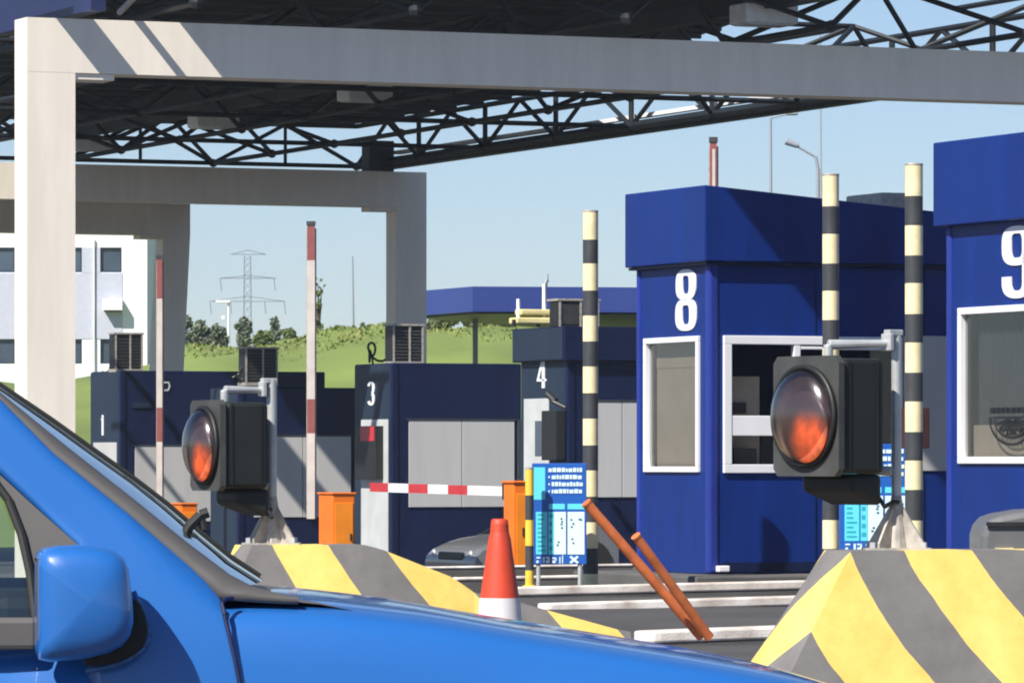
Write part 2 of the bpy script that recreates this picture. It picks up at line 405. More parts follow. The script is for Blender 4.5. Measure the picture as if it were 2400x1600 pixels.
# ---------------------------------------------------------------- digits as painted ribbons
def ribbon(mb, pts, w, tf_, closed=False):
    n = len(pts); L = []; R = []
    for i in range(n):
        a = pts[i-1] if (i > 0 or closed) else pts[i]; b = pts[(i+1) % n] if (i < n-1 or closed) else pts[i]
        dx, dy = b[0]-a[0], b[1]-a[1]; l = math.hypot(dx, dy) or 1
        nx, ny = -dy/l*w/2, dx/l*w/2
        L.append((pts[i][0]+nx, pts[i][1]+ny)); R.append((pts[i][0]-nx, pts[i][1]-ny))
    vs = [tf_(p, 0) for p in L]+[tf_(p, 0) for p in R]+[tf_(p, 1) for p in L]+[tf_(p, 1) for p in R]
    fs = []
    for i in range(n if closed else n-1):
        j = (i+1) % n
        fs += [(i, j, n+j, n+i), (2*n+i, 3*n+i, 3*n+j, 2*n+j), (i, 2*n+i, 2*n+j, j), (n+i, n+j, 3*n+j, 3*n+i)]
    if not closed: fs += [(0, n, 3*n, 2*n), (n-1, 3*n-1, 4*n-1, 2*n-1)]
    mb.add(vs, fs)
def loop(cx, cy, rx, ry, e=2.8, a0=0, a1=360, n=28):
    out = []
    full = abs(a1-a0) >= 360
    for i in range(n if full else n+1):
        t = math.radians(a0+(a1-a0)*i/n); c, s = math.cos(t), math.sin(t)
        out.append((cx+rx*math.copysign(abs(c)**(2/e), c), cy+ry*math.copysign(abs(s)**(2/e), s)))
    return out
def digit(ch, mb, tf_, w, h, st):   # condensed heavy digits centred on 0,0 with height h and width w
    rx = w/2-st/2; q = h/4
    if ch == '8':
        ribbon(mb, loop(0, h/4-st*.0, rx*.94, h/4-st*.5, e=3.2), st, tf_, True); ribbon(mb, loop(0, -h/4+st*.10, rx, h/4-st*.40, e=3.2), st*1.02, tf_, True)
    elif ch == '9':
        ribbon(mb, loop(0, q-st*.3, rx, q-st*.3, e=3.2), st, tf_, True)
        ribbon(mb, [(rx, q*.6), (rx, -q*.6)] + loop(0, -q*1.1, rx, q*.9-st/2, e=2.6, a0=-2, a1=-180, n=16) + [(-rx, -q*.8)], st, tf_)
    elif ch == '3':
        ribbon(mb, loop(0, q-st*.2, rx, q-st*.3, a0=165, a1=-80, n=18), st, tf_); ribbon(mb, loop(0, -q+st*.2, rx, q-st*.3, a0=80, a1=-165, n=18), st, tf_)
    elif ch == '4':
        ribbon(mb, [(rx*.55, -h/2), (rx*.55, h/2)], st, tf_); ribbon(mb, [(rx*.2, h/2-st*.2), (-rx*1.1, -h*.16)], st*.75, tf_); ribbon(mb, [(-rx*1.5, -h*.20), (rx*1.5, -h*.20)], st*.9, tf_)
    elif ch == '1':
        ribbon(mb, [(rx*.2, -h/2), (rx*.2, h/2)], st, tf_); ribbon(mb, [(rx*.2, h*.42), (-rx, h*.25)], st*.7, tf_)
    elif ch == '2':
        ribbon(mb, loop(0, q-st*.2, rx, q-st*.3, a0=175, a1=-30, n=16)+[(-rx, -h/2+st/2)], st, tf_); ribbon(mb, [(-rx, -h/2+st/2), (rx, -h/2+st/2)], st, tf_)

# ---------------------------------------------------------------- toll booths
class Booth:
    def __init__(s, label, px, D, zfloor):
        s.c = P(px, 0, D); s.z0 = zfloor; s.px = px
        s.t = thing('toll_booth', (s.c.x, s.c.y, zfloor), label, 'toll booth', TH, 'toll booths standing on their islands')
    def su(s, px):
        k = (px-CX)/F; return (k*s.c.y-s.c.x)/(CA-k*SA)
    def ew(s, px):   # end direction (-SA, CA)
        k = (px-CX)/F; return (k*s.c.y-s.c.x)/(-SA-k*CA)
    def sz(s, px, py): return zat(py, s.c.y+s.su(px)*SA)-s.z0
    def ez(s, px, py): return zat(py, s.c.y+s.ew(px)*CA)-s.z0
    def cz(s, py): return zat(py, s.c.y)-s.z0
    def part(s, mb, name, m, parent=None, **k): return mb.build(name, m, parent or s.t, **k)
def wall(mb, axis, a0, a1, z0, z1, th, holes=()):
    """wall sheet along x (axis 'x', at y 0..th) or y (axis 'y', at x 0..th) with rectangular openings"""
    As = sorted(set([a0, a1]+[h[0] for h in holes]+[h[1] for h in holes])); Zs = sorted(set([z0, z1]+[h[2] for h in holes]+[h[3] for h in holes]))
    for i in range(len(As)-1):
        for j in range(len(Zs)-1):
            am, zm = (As[i]+As[i+1])/2, (Zs[j]+Zs[j+1])/2
            if any(h[0] < am < h[1] and h[2] < zm < h[3] for h in holes): continue
            if axis == 'x': mb.box(As[i], As[i+1], 0, th, Zs[j], Zs[j+1])
            else: mb.box(0, th, As[i], As[i+1], Zs[j], Zs[j+1])
def frame(mb, axis, a0, a1, z0, z1, w, p0, p1):
    for r in ((a0, a1, z1-w, z1), (a0, a1, z0, z0+w), (a0, a0+w, z0+w, z1-w), (a1-w, a1, z0+w, z1-w)):
        if axis == 'x': mb.box(r[0], r[1], p0, p1, r[2], r[3])
        else: mb.box(p0, p1, r[0], r[1], r[2], r[3])

def island(label, b, L0, L1, W0, W1):
    o = MB(); v = v_of(b.c.x, b.c.y); g0 = ground_z(v+2)-.2
    o.box(-L0, L1, -W0, W1, g0-b.z0, -.006)
    ob = o.build('island', M['island'], None, bevel=.02); ob.location = b.t.location; ob.rotation_euler = (0, 0, TH); struct(ob); return ob

# booth 8
b8 = Booth('bright blue toll booth with white number 8 and white framed windows', 1664, 50.0, .15)
W = b8.ew(1495); L = b8.su(2330); H8 = b8.cz(613)
win_e = (b8.ew(1641), b8.ew(1513), b8.ez(1580, 1106), b8.ez(1580, 790))
ws0, ws1 = b8.su(1694), b8.su(2112); wz0, wz1 = b8.sz(1800, 1108), b8.sz(1800, 787)
th = .07
m = MB(); wall(m, 'y', th, W-th, .0, H8, th, [(win_e[0]+.03, win_e[1]-.03, win_e[2]+.03, win_e[3]-.03)]); b8.part(m, 'end_wall', M['blue'])
m = MB(); wall(m, 'x', .0, L, .0, H8, th, [(ws0+.04, ws1-.04, wz0+.04, wz1-.04)]); b8.part(m, 'side_wall', M['blue'])
m = MB(); m.box(0, L, W-th, W, 0, H8); m.box(L-th, L, th, W-th, 0, H8); b8.part(m, 'back_wall', M['blue'])
m = MB(); m.box(th, L-th, th, W-th, H8-.12, H8-.02); b8.part(m, 'ceiling', M['grey'])
m = MB(); m.box(th, L-th, th, W-th, .02, .08); b8.part(m, 'floor_slab', M['trim'])
m = MB(); m.box(-.022, .09, -.022, .09, .0, H8); m.box(-.02, .07, W-.07, W+.015, 0, H8); b8.part(m, 'corner_post', M['blueL'], bevel=.03)
# parapet with falling top edge
e = .10; zt0 = b8.cz(435)+.0; zt1 = b8.sz(2190, 497)
zf = zt1+(zt0-zt1)*0
m = MB(); LL = L+.1
zr = zt0+(b8.sz(2190, 497)-zt0)*(LL/b8.su(2190))
m.hexa([(-e, -e, H8), (LL, -e, H8), (LL, W+e, H8), (-e, W+e, H8)], [(-e, -e, zt0), (LL, -e, zr), (LL, W+e, zr), (-e, W+e, zt0)])
b8.part(m, 'parapet', M['blue'], bevel=.012)
m = MB(); m.box(-e+.03, LL-.03, -e+.03, W+e-.03, H8-.03, H8-.004); b8.part(m, 'soffit_trim', M['navy'])
for j in (1.0, 2.1, 3.2):
    pass
# end window: frame, blind, glass
m = MB(); frame(m, 'y', win_e[0], win_e[1], win_e[2], win_e[3], .055, -.03, .05); fr = b8.part(m, 'window', M['white'], bevel=.006)
m = MB(); m.box(.02, .026, win_e[0]+.05, win_e[1]-.05, win_e[2]+.05, win_e[3]-.05); m.build('pane', M['glass'], fr)
m = MB(); yy = win_e[0]+.08
m.box(.10, .115, win_e[0]+.03, win_e[1]-.06, win_e[2]-.02, win_e[3]-.30); m.box(.095, .10, win_e[0]+.03, win_e[1]-.06, win_e[3]-.30, win_e[3]-.02)
m.build('blind', M['blind'], fr)
# side window with sliding sash
m = MB(); frame(m, 'x', ws0, ws1, wz0, wz1, .085, -.035, .05)
xm = b8.su(1866); ym = b8.sz(1800, 999)
m.box(xm-.035, xm+.035, -.03, .045, wz0+.085, wz1-.085)
m.box(ws0+.085, b8.su(1832), -.028, .043, b8.sz(1800, 1021), b8.sz(1800, 974))
m.box(xm+.04, ws1-.09, -.028, .03, wz1-.13, wz1-.10)
fr = b8.part(m, 'window', M['white'], bevel=.006)
m = MB(); m.box(ws0+.08, ws1-.08, .01, .016, wz0+.08, wz1-.08); m.build('pane', M['glass'], fr)
m = MB(); m.box(b8.su(1728), b8.su(1812), .30, .8, .08, b8.sz(1740, 880)); b8.part(m, 'cabinet', M['beige'], bevel=.01)
m = MB(); m.box(b8.su(1736), b8.su(1778), .28, .298, b8.sz(1740, 968), b8.sz(1740, 942)); b8.part(m, 'monitor', M['trim'])
m = MB(); m.box(b8.su(1735), b8.su(1790), .15, .27, .08, b8.sz(1760, 1050)); m.box(b8.su(1815), b8.su(1850), .3, .45, .08, 1.5); b8.part(m, 'counter', M['trim'], bevel=.01)
m = MB(); m.lathe([(.001, .0), (.10, .02), (.12, .07), (.06, .12)], 16, c=(b8.su(1755), .8, b8.sz(1740, 858))); b8.part(m, 'ceiling_lamp', M['white'], smooth=True)
# grey panel at the far half of the side wall
m = MB(); m.box(b8.su(2116), b8.su(2244), -.018, -.002, b8.sz(2180, 1103), b8.sz(2180, 787)); b8.part(m, 'grey_panel', M['grey'], bevel=.004)
m = MB(); zz = b8.sz(1700, 1325); m.box(.12, L-.1, -.012, -.001, zz, zz+.03); m.box(.12, L-.1, -.02, -.001, 0.02, .09)
for xx in (1.15, 2.35): m.box(xx-.006, xx+.006, -.008, -.001, .1, wz0-.02); m.box(xx-.006, xx+.006, -.008, -.001, wz1+.02, H8-.03)
b8.part(m, 'skirting', M['navy'])
m = MB(); tf8 = lambda p, k: (-.003-.012*k, b8.ew(1610)-p[0]*2.55, b8.ez(1610, 703)+p[1])
digit('8', m, tf8, .19, .605, .062); b8.part(m, 'number', M['white'])
m = MB(); m.box(b8.su(2120), b8.su(2185), .5, 1.3, zr-.1, zr+.28); b8.part(m, 'roof_unit', M['galvD'], bevel=.02)
m = MB(); m.box(.05, .17, -.10, -.02, .02, .08); b8.part(m, 'step_light', M['white'], bevel=.01)
island('', b8, .5, 7, .75, W+.5)

# booth 9
b9 = Booth('blue toll booth cut by the right edge, with white number 9 and window emblem', 2435, 44.0, .12)
W = b9.ew(2222); L = 4.2; H9 = b9.ez(2222, 531)
we = (b9.ew(2433), b9.ew(2250), b9.ez(2250, 1086), b9.ez(2250, 722))
m = MB(); wall(m, 'y', th, W-th, 0, H9, th, [(we[0]+.06, we[1]-.04, we[2]+.04, we[3]-.04)]); b9.part(m, 'end_wall', M['blue'])
m = MB(); m.box(0, L, 0, th, 0, H9); m.box(0, L, W-th, W, 0, H9); m.box(L-th, L, th, W-th, 0, H9); b9.part(m, 'side_wall', M['blue'])
m = MB(); m.box(-.02, .08, W-.08, W+.015, 0, H9); m.box(-.02, .08, -.015, .08, 0, H9); b9.part(m, 'corner_post', M['blueL'], bevel=.025)
m = MB(); zt = b9.ez(2200, 337); m.box(-e, L+e, -e, W+e, H9, zt); b9.part(m, 'parapet', M['blue'], bevel=.012)
m = MB(); m.box(th, L-th, th, W-th, .02, .08); m.box(th, L-th, th, W-th, H9-.1, H9-.02); b9.part(m, 'floor_slab', M['trim'])
m = MB(); frame(m, 'y', we[0]+.02, we[1], we[2], we[3], .06, -.03, .05); fr = b9.part(m, 'window', M['white'], bevel=.006)
m = MB(); m.box(.02, .026, we[0]+.06, we[1]-.05, we[2]+.05, we[3]-.05); m.build('pane', M['glass'], fr)
m = MB()
rows = []
for i in range(60):
    yy = we[1]-.13-(we[1]-we[0]-.1)*i/59
    rows.append([(.12+.02*math.sin(i*1.3), yy, we[2]+.3), (.12+.02*math.sin(i*1.3), yy, we[3]+.05)])
m.grid(rows); m.build('curtain', M['curtain'], fr, smooth=True)
m = MB(); m.box(.10, .104, we[0], we[1]-.07, we[2]-.1, we[2]+.34); m.build('blind', M['blind'], fr)
# round emblem on the pane: broad bowl of rays inside two arcs
em = MB(); yc, zc = b9.ew(2368), b9.ez(2368, 978); tfe = lambda p, k: (.013-.004*k, yc-p[0], zc+p[1])
ribbon(em, loop(0, 0, .40, .235, e=2, a0=178, a1=362, n=24), .022, tfe)
ribbon(em, loop(0, -.01, .31, .165, e=2, a0=182, a1=358, n=24), .02, tfe)
ribbon(em, [(-.33, .0), (.33, .0)], .02, tfe)
for k in range(9):
    t = math.radians(200+k*17.5); ribbon(em, [(math.cos(t)*.06, math.sin(t)*.03-.01), (math.cos(t)*.28, math.sin(t)*.145-.01)], .03, tfe)
for x_, w_ in ((-.36, .06), (-.27, .05), (-.19, .04), (-.1, .05), (.0, .06), (.1, .05), (.2, .07), (.3, .05)):
    ribbon(em, [(x_-w_/2, .065), (x_+w_/2, .06)], .05, tfe)
em.build('emblem', M['black'], fr)
m = MB(); tf9 = lambda p, k: (-.003-.012*k, b9.ew(2386)-p[0]*2.55, b9.ez(2386, 613)+p[1])
digit('9', m, tf9, .21, .635, .066); b9.part(m, 'number', M['white'])
island('', b9, .25, 7, .3, W+.3)

# lower navy booths 1 to 4
def low_booth(label, pxc, pxl, pxr, D, ytop, ytop_l, ypan, ypb, zfl, par=None, bluebase=M['navy'], endgrey=None):
    b = Booth(label, pxc, D, zfl); W = b.ew(pxl); L = b.su(pxr); Ht = b.cz(ytop)
    m = MB(); m.box(0, L, .002, W, 0, Ht); b.part(m, 'body', bluebase, bevel=.015)
    m = MB(); m.box(-.015, -.001, .09, W-.03, 0.02, Ht-.02); b.part(m, 'end_panel', M['slate'])
    m = MB(); m.box(-.02, .1, -.02, .1, 0, Ht-.01); b.part(m, 'corner_post', M['blueL'] if False else bluebase, bevel=.02)
    zp0, zp1 = b.cz(ypb), b.cz(ypan)
    nj = 2; a0, a1 = .26, L-.12
    m = MB()
    for k in range(nj): m.box(a0+(a1-a0)*k/nj+.006, a0+(a1-a0)*(k+1)/nj-.006, -.022, -.003, zp0, zp1)
    b.part(m, 'grey_panel', M['grey'], bevel=.004)
    m = MB(); m.box(a0-.03, a1+.03, -.032, -.003, zp1+.006, zp1+.03); m.box(L-.07, L+.02, -.04, .0, 0, zp1+.02); b.part(m, 'panel_trim', M['dark'])
    if par:
        m = MB(); m.box(-.1, L+.1, -.1, W+.1, Ht-par, Ht+.02); b.part(m, 'parapet', bluebase, bevel=.01)
        m = MB(); m.box(-.112, -.101, -.05, W+.06, Ht-par+.02, Ht); b.part(m, 'parapet_face', M['slate'])
    return b, W, L, Ht
def roof_unit(b, px0, px1, py0, py1, label, grille_dark=True):
    x0, x1 = b.su(px0), b.su(px1); z1 = b.sz(px0, py0); z0 = b.sz(px0, py1)
    w = x1-x0; h = z1-z0
    t = thing('display_box', b.t.matrix_basis @ Vector(((x0+x1)/2, .45, z0)), label, 'display box', TH, 'black louvred boxes on booth roofs')
    m = MB(); m.box(-w/2, w/2, -.16, .16, 0.04, h); m.build('housing', M['black'], t, bevel=.01)
    m = MB()
    for k in range(9): m.box(-w/2+.03, w/2-.03, -.175, -.162, .08+k*(h-.12)/9, .08+k*(h-.12)/9+.02)
    m.build('louvres', M['rim'], t)
    m = MB()
    for xx in (-w/2, w*.02, w/2-.03): m.box(xx, xx+.03, -.19, -.176, 0, h)
    m.box(-w/2-.02, w/2+.02, -.2, .2, h, h+.03); m.box(-w/2, w/2, -.2, .2, -.02, .035); m.build('frame', M['galvD'], t)
    return t
b1, W1, L1, H1 = low_booth('farthest navy toll booth at left with a small white number 1', 283, 213, 762, 92.3, 868, 870, 1045, 1222, -.80)
m = MB(); m.box(-.028, -.016, b1.ew(276), b1.ew(222), .02, b1.cz(1036)); b1.part(m, 'end_cladding', M['grey'])
m = MB(); digit('1', m, lambda p, k: (-.018-.01*k, b1.ew(243)-p[0]*2.55, b1.ez(243, 996)+p[1]), 0.08, .37, .037); b1.part(m, 'number', M['white'])
m = MB(); m.box(b1.su(310), b1.su(352), -.03, -.004, b1.sz(320, 955), b1.sz(320, 942)); b1.part(m, 'vent', M['slate'])
tfp = lambda p, k: (b1.su(390)+p[0], -.004-.01*k, b1.sz(390, 905)+p[1])
m = MB(); ribbon(m, [(-.05, .07), (.04, .07), (.06, .0), (.03, -.07), (-.04, -.07)], .03, tfp); b1.part(m, 'small_mark', M['greyL'])
b2, W2, L2, H2 = low_booth('navy toll booth half hidden behind the left amber signal lamp', 560, 494, 838, 85.7, 907, 909, 1022, 1212, -.66)
b3, W3, L3, H3 = low_booth('navy toll booth with white number 3 and black and red display', 920, 832, 1222, 79.0, 850, 863, 985, 1188, -.44)
m = MB(); m.box(-.03, -.016, b3.ew(913), b3.ew(850), .0, b3.cz(982)); b3.part(m, 'end_cladding', M['greyL'], bevel=.004)
m = MB(); digit('3', m, lambda p, k: (-.018-.01*k, b3.ew(873)-p[0]*2.55, b3.ez(873, 922)+p[1]), 0.115, .37, .037); b3.part(m, 'number', M['white'])
ds = MB(); ds.box(-.16, -.031, b3.ew(903), b3.ew(853), b3.ez(880, 1122), b3.ez(880, 998)); dsp = b3.part(ds, 'lane_display', M['black'], bevel=.01)
ds = MB(); ds.box(-.167, -.161, b3.ew(900), b3.ew(868), b3.ez(880, 1033), b3.ez(880, 999)); ds.build('red_field', M['red_led'], dsp)
b4, W4, L4, H4 = low_booth('navy toll booth with overhanging parapet and white number 4', 1332, 1222, 1560, 71.9, 768, 772, 941, 1165, -.24, par=.46)
m = MB(); m.box(-.03, -.016, b4.ew(1290), b4.ew(1232), 0, b4.ez(1260, 934)); b4.part(m, 'end_cladding', M['greyL'], bevel=.004)
m = MB(); m.box(-.036, -.031, b4.ew(1280), b4.ew(1259), b4.ez(1265, 1068), b4.ez(1265, 986)); b4.part(m, 'slot_window', M['bglass'])
m = MB(); digit('4', m, lambda p, k: (-.018-.01*k, b4.ew(1273)-p[0]*2.55, b4.ez(1273, 878)+p[1]), .125, .38, .038); b4.part(m, 'number', M['white'])
ds = MB(); ds.box(-.18, -.031, .02, b4.ew(1296), b4.ez(1310, 1078), b4.ez(1310, 962)); b4.part(ds, 'lane_display', M['black'], bevel=.01)
for b, W in ((b1, W1), (b2, W2), (b3, W3), (b4, W4)): island('', b, 2.2, 7.5, .5, W+.6)
roof_unit(b1, 281, 346, 782, 868, 'black louvred box on the leftmost booth roof against the leaning grey column')
roof_unit(b2, 588, 664, 816, 900, 'black louvred box standing above the left amber signal lamp')
roof_unit(b3, 936, 1008, 762, 851, 'black louvred box on the roof of the booth with number 3')
roof_unit(b4, 1328, 1422, 703, 770, 'black louvred box behind the first striped pole on the booth with number 4')

# loop of cable on booth 3 roof
p0 = b3.t.matrix_basis
def onb(b, px, py, y=.2): 
    return b.t.matrix_basis @ Vector((b.su(px), y, b.sz(px, py)))
m = MB(); pts = [(866, 850), (866, 825), (862, 812), (867, 803), (876, 804), (880, 815), (878, 828), (872, 836), (884, 845), (897, 846), (912, 838), (920, 826), (918, 818)]
m.path([P(x, y, 80.0) for x, y in pts], .022, 6); m.path([P(x, y, 80.0) for x, y in [(868, 820), (874, 850), (876, 866)]], .018, 6)
tag(m.build('cable_loop', M['black']), 'black cable curling up from the roof of the booth with number 3', 'cable')
# small dark bracket by booth 2 roof
m = MB(); m.path([P(545, 885, 86.2), P(560, 876, 86.2), P(566, 862, 86.2), P(572, 850, 86.2)], .02, 6); m.path([P(552, 878, 86.2), P(566, 890, 86.2), P(580, 884, 86.2)], .035, 6)
tag(m.build('roof_camera_arm', M['black']), 'small black camera arm beside the louvred box above the left amber lamp', 'camera arm')
# yellow rack with rods on booth 4
rk = thing('beacon_rack', P(1255, 766, 73.6), 'cream yellow beacon rack with upright rods on the roof corner of booth 4', 'beacon rack', TH)
sc = 73.6/F
m = MB(); m.box(-58*sc, 52*sc, -.15, .15, .04, .13); m.box(-45*sc, 40*sc, -.12, .12, .17, .25); m.build('rack_bars', M['creamy'], rk, bevel=.02)
m = MB(); m.tube((-44*sc, 0, .1), (-44*sc, 0, .40), .028, 8); m.tube((22*sc, 0, .1), (22*sc, 0, .62), .03, 8); m.tube((30*sc, 0, .12), (60*sc, 0, .30), .03, 8); m.tube((52*sc, 0, .02), (70*sc, 0, .02), .04, 8)
m.build('rods', M['white'], rk)
m = MB(); m.tube((-62*sc, -.1, 0), (-62*sc, -.1, .10), .03, 8); m.tube((0, -.1, 0), (0, -.1, .10), .03, 8); m.tube((56*sc, -.1, 0), (56*sc, -.1, .22), .03, 8); m.build('feet', M['black'], rk)
m = MB(); bp = P(1277, 742, 73.7); m.tube(bp, P(1279, 690, 73.7), .02, 6); m.tube(P(1279, 690, 73.7), P(1284, 642, 73.7), .015, 6)
m.tube(P(1276, 668, 73.7), P(1283, 655, 73.7), .03, 6); m.tube(P(1278, 672, 73.7), P(1274, 660, 73.7), .02, 6)
tag(m.build('roof_antenna', M['lampgrey']), 'thin forked grey antenna standing up behind the cream yellow beacon rack', 'antenna')
# stub on roof of 4 and small red thing under the number
m = MB(); c = P(1283, 922, 71.0); m.tube(c, P(1302, 940, 70.9), .05, 8); m.tube(P(1295, 940, 70.9), P(1326, 955, 70.8), .03, 8); m.build('x', M['black'])
o = bpy.data.objects['x']; o.name = 'sensor_arm'; tag(o, 'small dark sensor arm below the white number 4', 'sensor')

# ---------------------------------------------------------------- kerbs (white painted, rounded ends)
def kerb(label, pa, pb, zt, ext=0, w=.16, Dmul=1.0, th=.08):
    (ax, ay), (bx, by) = pa, pb
    Da = (HC-zt)*F/(ay-HY)*Dmul; A = P(ax, ay, Da)
    k = (bx-CX)/F; t = (k*A.y-A.x)/(CA-k*SA); Bp = Vector((A.x+t*CA, A.y+t*SA, 0)); Bp.z = zat(by, Bp.y)
    L = t+ext; rise = (Bp.z-A.z)/t
    base = thing('kerb', (A.x, A.y, A.z), label, 'kerb', TH, 'white kerbs edging the lane islands')
    m = MB(); n = 6; prof = []
    hgt = A.z-gz(A.x, A.y)+.05
    # rounded nose plan outline
    out = [(w/2 - w/2*math.cos(a), w/2*math.sin(a)) for a in [math.radians(90-180*i/n) for i in range(n+1)]]
    plan = [(L, w/2)] + [(w/2-w/2*math.cos(math.radians(x)), w/2*math.sin(math.radians(x))) for x in range(90, -91, -20)] + [(L, -w/2)]
    q = len(plan)
    for nm, za, zb, ins, mt_ in (('painted_top', -th, 0, 0, M['kerbwhite']), ('kerb_stone', -hgt, -th-.001, .012, M['island'])):
        m = MB(); pl_ = [(max(x, ins) if x < w/2 else x, y*(1-ins/w*2)) for x, y in plan]
        m.add([(x, y, (za if nm == 'kerb_stone' else za+rise*x)) for x, y in pl_]+[(x, y, rise*x+zb) for x, y in pl_],
              [tuple(range(q)), tuple(reversed(range(q, 2*q)))]+[(i, q+i, q+(i+1) % q, (i+1) % q) for i in range(q)])
        if nm == 'painted_top':
            ob = m.build(nm, mt_, base, bevel=.015)
        else: m.build(nm, mt_, base)
    return base
kerb('nearest white kerb with rounded end below the leaning orange rods', (1490, 1478), (1820, 1466), .10, 3, .26)
kerb('second white kerb from the front, crossing behind the leaning orange rods', (1262, 1413), (1870, 1395), .05, 3, .18)
kerb('third white kerb from the front, running along the foot of the booth with number 8', (1150, 1376), (1890, 1359), .10, 3, .15)
kerb('thin fourth white kerb behind the yellow base of the small banded post', (1060, 1352), (1490, 1344), .09, 0, .10, th=.035)
kerb('thinnest and farthest white kerb below the blue price board', (985, 1327), (1480, 1320), .09, 0, .10, th=.03)

# ---------------------------------------------------------------- banded poles
def banded(label, name, px, w, ytop, D, bands, mats, r=None, base_y=None, cat='striped pole', cap=True):
    r = (w/F*D)/2; zt = zat(ytop, D); c = P(px, ytop, D); g0 = gz(c.x, c.y)
    t = thing(name, (c.x, c.y, g0), label, cat, 0, 'black and cream banded height poles' if name == 'striped_pole' else None)
    ma = MB(); mb2 = MB()
    z = zt
    H = F/D
    edges = [zat(y, D) for y in bands]
    lo = edges[-1]; k = len(edges)-1; step = (edges[0]-edges[-1])/k
    while edges[-1] > g0+.01: edges.append(max(g0, edges[-1]-step))
    for i in range(len(edges)-1):
        ma.mi = i % 2; ma.lathe([(r, edges[i+1]-g0), (r, edges[i]-g0)], 20)
    ma.build('pole', list(mats), t, smooth=True)
    cp = MB(); cp.lathe([(r*1.0, zt-g0), (r*1.03, zt-g0+.01), (r*1.0, zt-g0+.02), (.001, zt-g0+.025)], 20); cp.build('cap', M['galvD'], t)
    return t
banded('leftmost black and cream striped pole, right beside the blue price board', 'striped_pole', 1384, 36, 498, 48.0,
       [498, 562, 618, 681, 740, 800, 859, 921, 981, 1043, 1102, 1163, 1223, 1284, 1344], (M['cream'], M['dark']))
banded('black and cream striped pole rising directly behind the right amber signal lamp', 'striped_pole', 1947, 39, 413, 44.6,
       [413, 484, 549, 618, 682, 750, 815, 882, 949, 1016, 1083, 1117+35, 1218, 1285], (M['cream'], M['dark']))
banded('tallest black and cream striped pole, just left of the booth with number 9', 'striped_pole', 2142, 42, 389, 42.5,
       [389, 460, 529, 599, 664, 736, 803, 873, 941, 1012, 1079, 1147, 1219, 1290], (M['cream'], M['dark']))
t = banded('short yellow and black banded post at the left edge of the price board', 'banded_post', 1241, 20, 1100, 47.2,
       [1100, 1160, 1218, 1278, 1336], (M['yellow'], M['dark']), cat='banded post')
m = MB(); m.lathe([(.001, .0), (.085, .0), (.085, .09), (.04, .11)], 16); m.build('foot', M['yellow'], t)
# bracket on tallest pole
for k in (448, 500):
    pass

# ---------------------------------------------------------------- price boards
def board(label, px0, px1, py0, py1, D, foot=True):
    c = P(px0, py1, D); W = (px1-px0)/F*D; H = (py1-py0)/F*D
    t = thing('price_board', (c.x, c.y, gz(c.x, c.y)), label, 'price board', math.radians(2), 'blue price boards by the lanes'); zb = c.z-gz(c.x, c.y)
    m = MB(); m.box(0, W, 0, .04, zb, zb+H); m.build('panel', M['signblue'], t, bevel=.006)
    S = lambda x, y: (x*W, zb+(1-y)*H)
    def rect(mb, x0, y0, x1, y1, d): a, b_ = S(x0, y1), S(x1, y0); mb.box(a[0], b_[0], -d, -.0015, a[1], b_[1])
    m = MB(); rect(m, .03, .04, .24, .36, .004); rect(m, .31, .40, .60, .455, .004); rect(m, .65, .40, .96, .455, .004)
    rect(m, .07, .48, .28, .90, .004); rect(m, .30, .48, .40, .90, .004); m.build('cyan_field', M['cyan'], t)
    m = MB(); rect(m, .405, .48, .62, .90, .0045); rect(m, .65, .48, .96, .90, .0045)
    rnd = random.Random(5)
    for r_, y in enumerate((.045, .115, .185, .255)):
        x = .30 if r_ == 0 else .36
        if r_: rect(m, .30, y+.012, .325, y+.032, .006)
        while x < .90: w = rnd.uniform(.03, .08); rect(m, x, y+rnd.choice((0, .006)), min(x+w, .95), y+.042, .006); x += w+.013
    # heavy lettering in the bottom band
    for x, y0, y1, w in ((.08, .925, .94, .07), (.08, .96, .985, .04), (.20, .925, .985, .03), (.25, .925, .94, .06), (.29, .925, .985, .03), (.25, .96, .985, .04), (.37, .93, .945, .08), (.37, .96, .985, .06), (.42, .93, .96, .03), (.50, .925, .99, .02), (.55, .91, .99, .018)):
        rect(m, x, y0, x+w, y1, .006)
    a, b_ = S(.70, .985), S(.84, .92)
    ribbon(m, [(a[0], a[1]), (b_[0], b_[1])], .022, lambda p, k: (p[0], -.002-.004*k, p[1])); ribbon(m, [(a[0], b_[1]), (b_[0], a[1])], .022, lambda p, k: (p[0], -.0025-.004*k, p[1]))
    m.build('lettering', M['pale'], t)
    m = MB()
    for i in range(9): y = .50+i*.044; rect(m, .10, y, .10+rnd.uniform(.08, .15), y+.017, .006)
    for i in range(5): y = .50+i*.08; rect(m, .315, y, .315+rnd.uniform(.04, .07), y+.04, .006)
    m.build('row_text', M['teal'], t)
    m = MB()
    for x, y in ((.52, .54), (.53, .57), (.52, .595), (.53, .63), (.70, .55), (.74, .59), (.71, .62), (.85, .545), (.88, .55), (.72, .74), (.74, .78), (.45, .80), (.47, .77)):
        rect(m, x, y, x+.035, y+.017, .007)
    rect(m, .635, .49, .645, .88, .003); m.build('digits', M['ink'], t)
    if foot:
        m = MB(); m.tube((.06, .03, 0), (.06, .03, zb+H*.9), .02, 8); m.tube((W-.06, .03, 0), (W-.06, .03, zb+H*.9), .02, 8); m.build('legs', M['galv'], t)
    return t
board('blue and cyan price board between the small banded post and the leftmost striped pole', 1247, 1375, 1085, 1322, 47.4)
board('blue and cyan price board partly hidden behind the right amber signal lamp', 1968, 2132, 1040, 1292, 43.6)
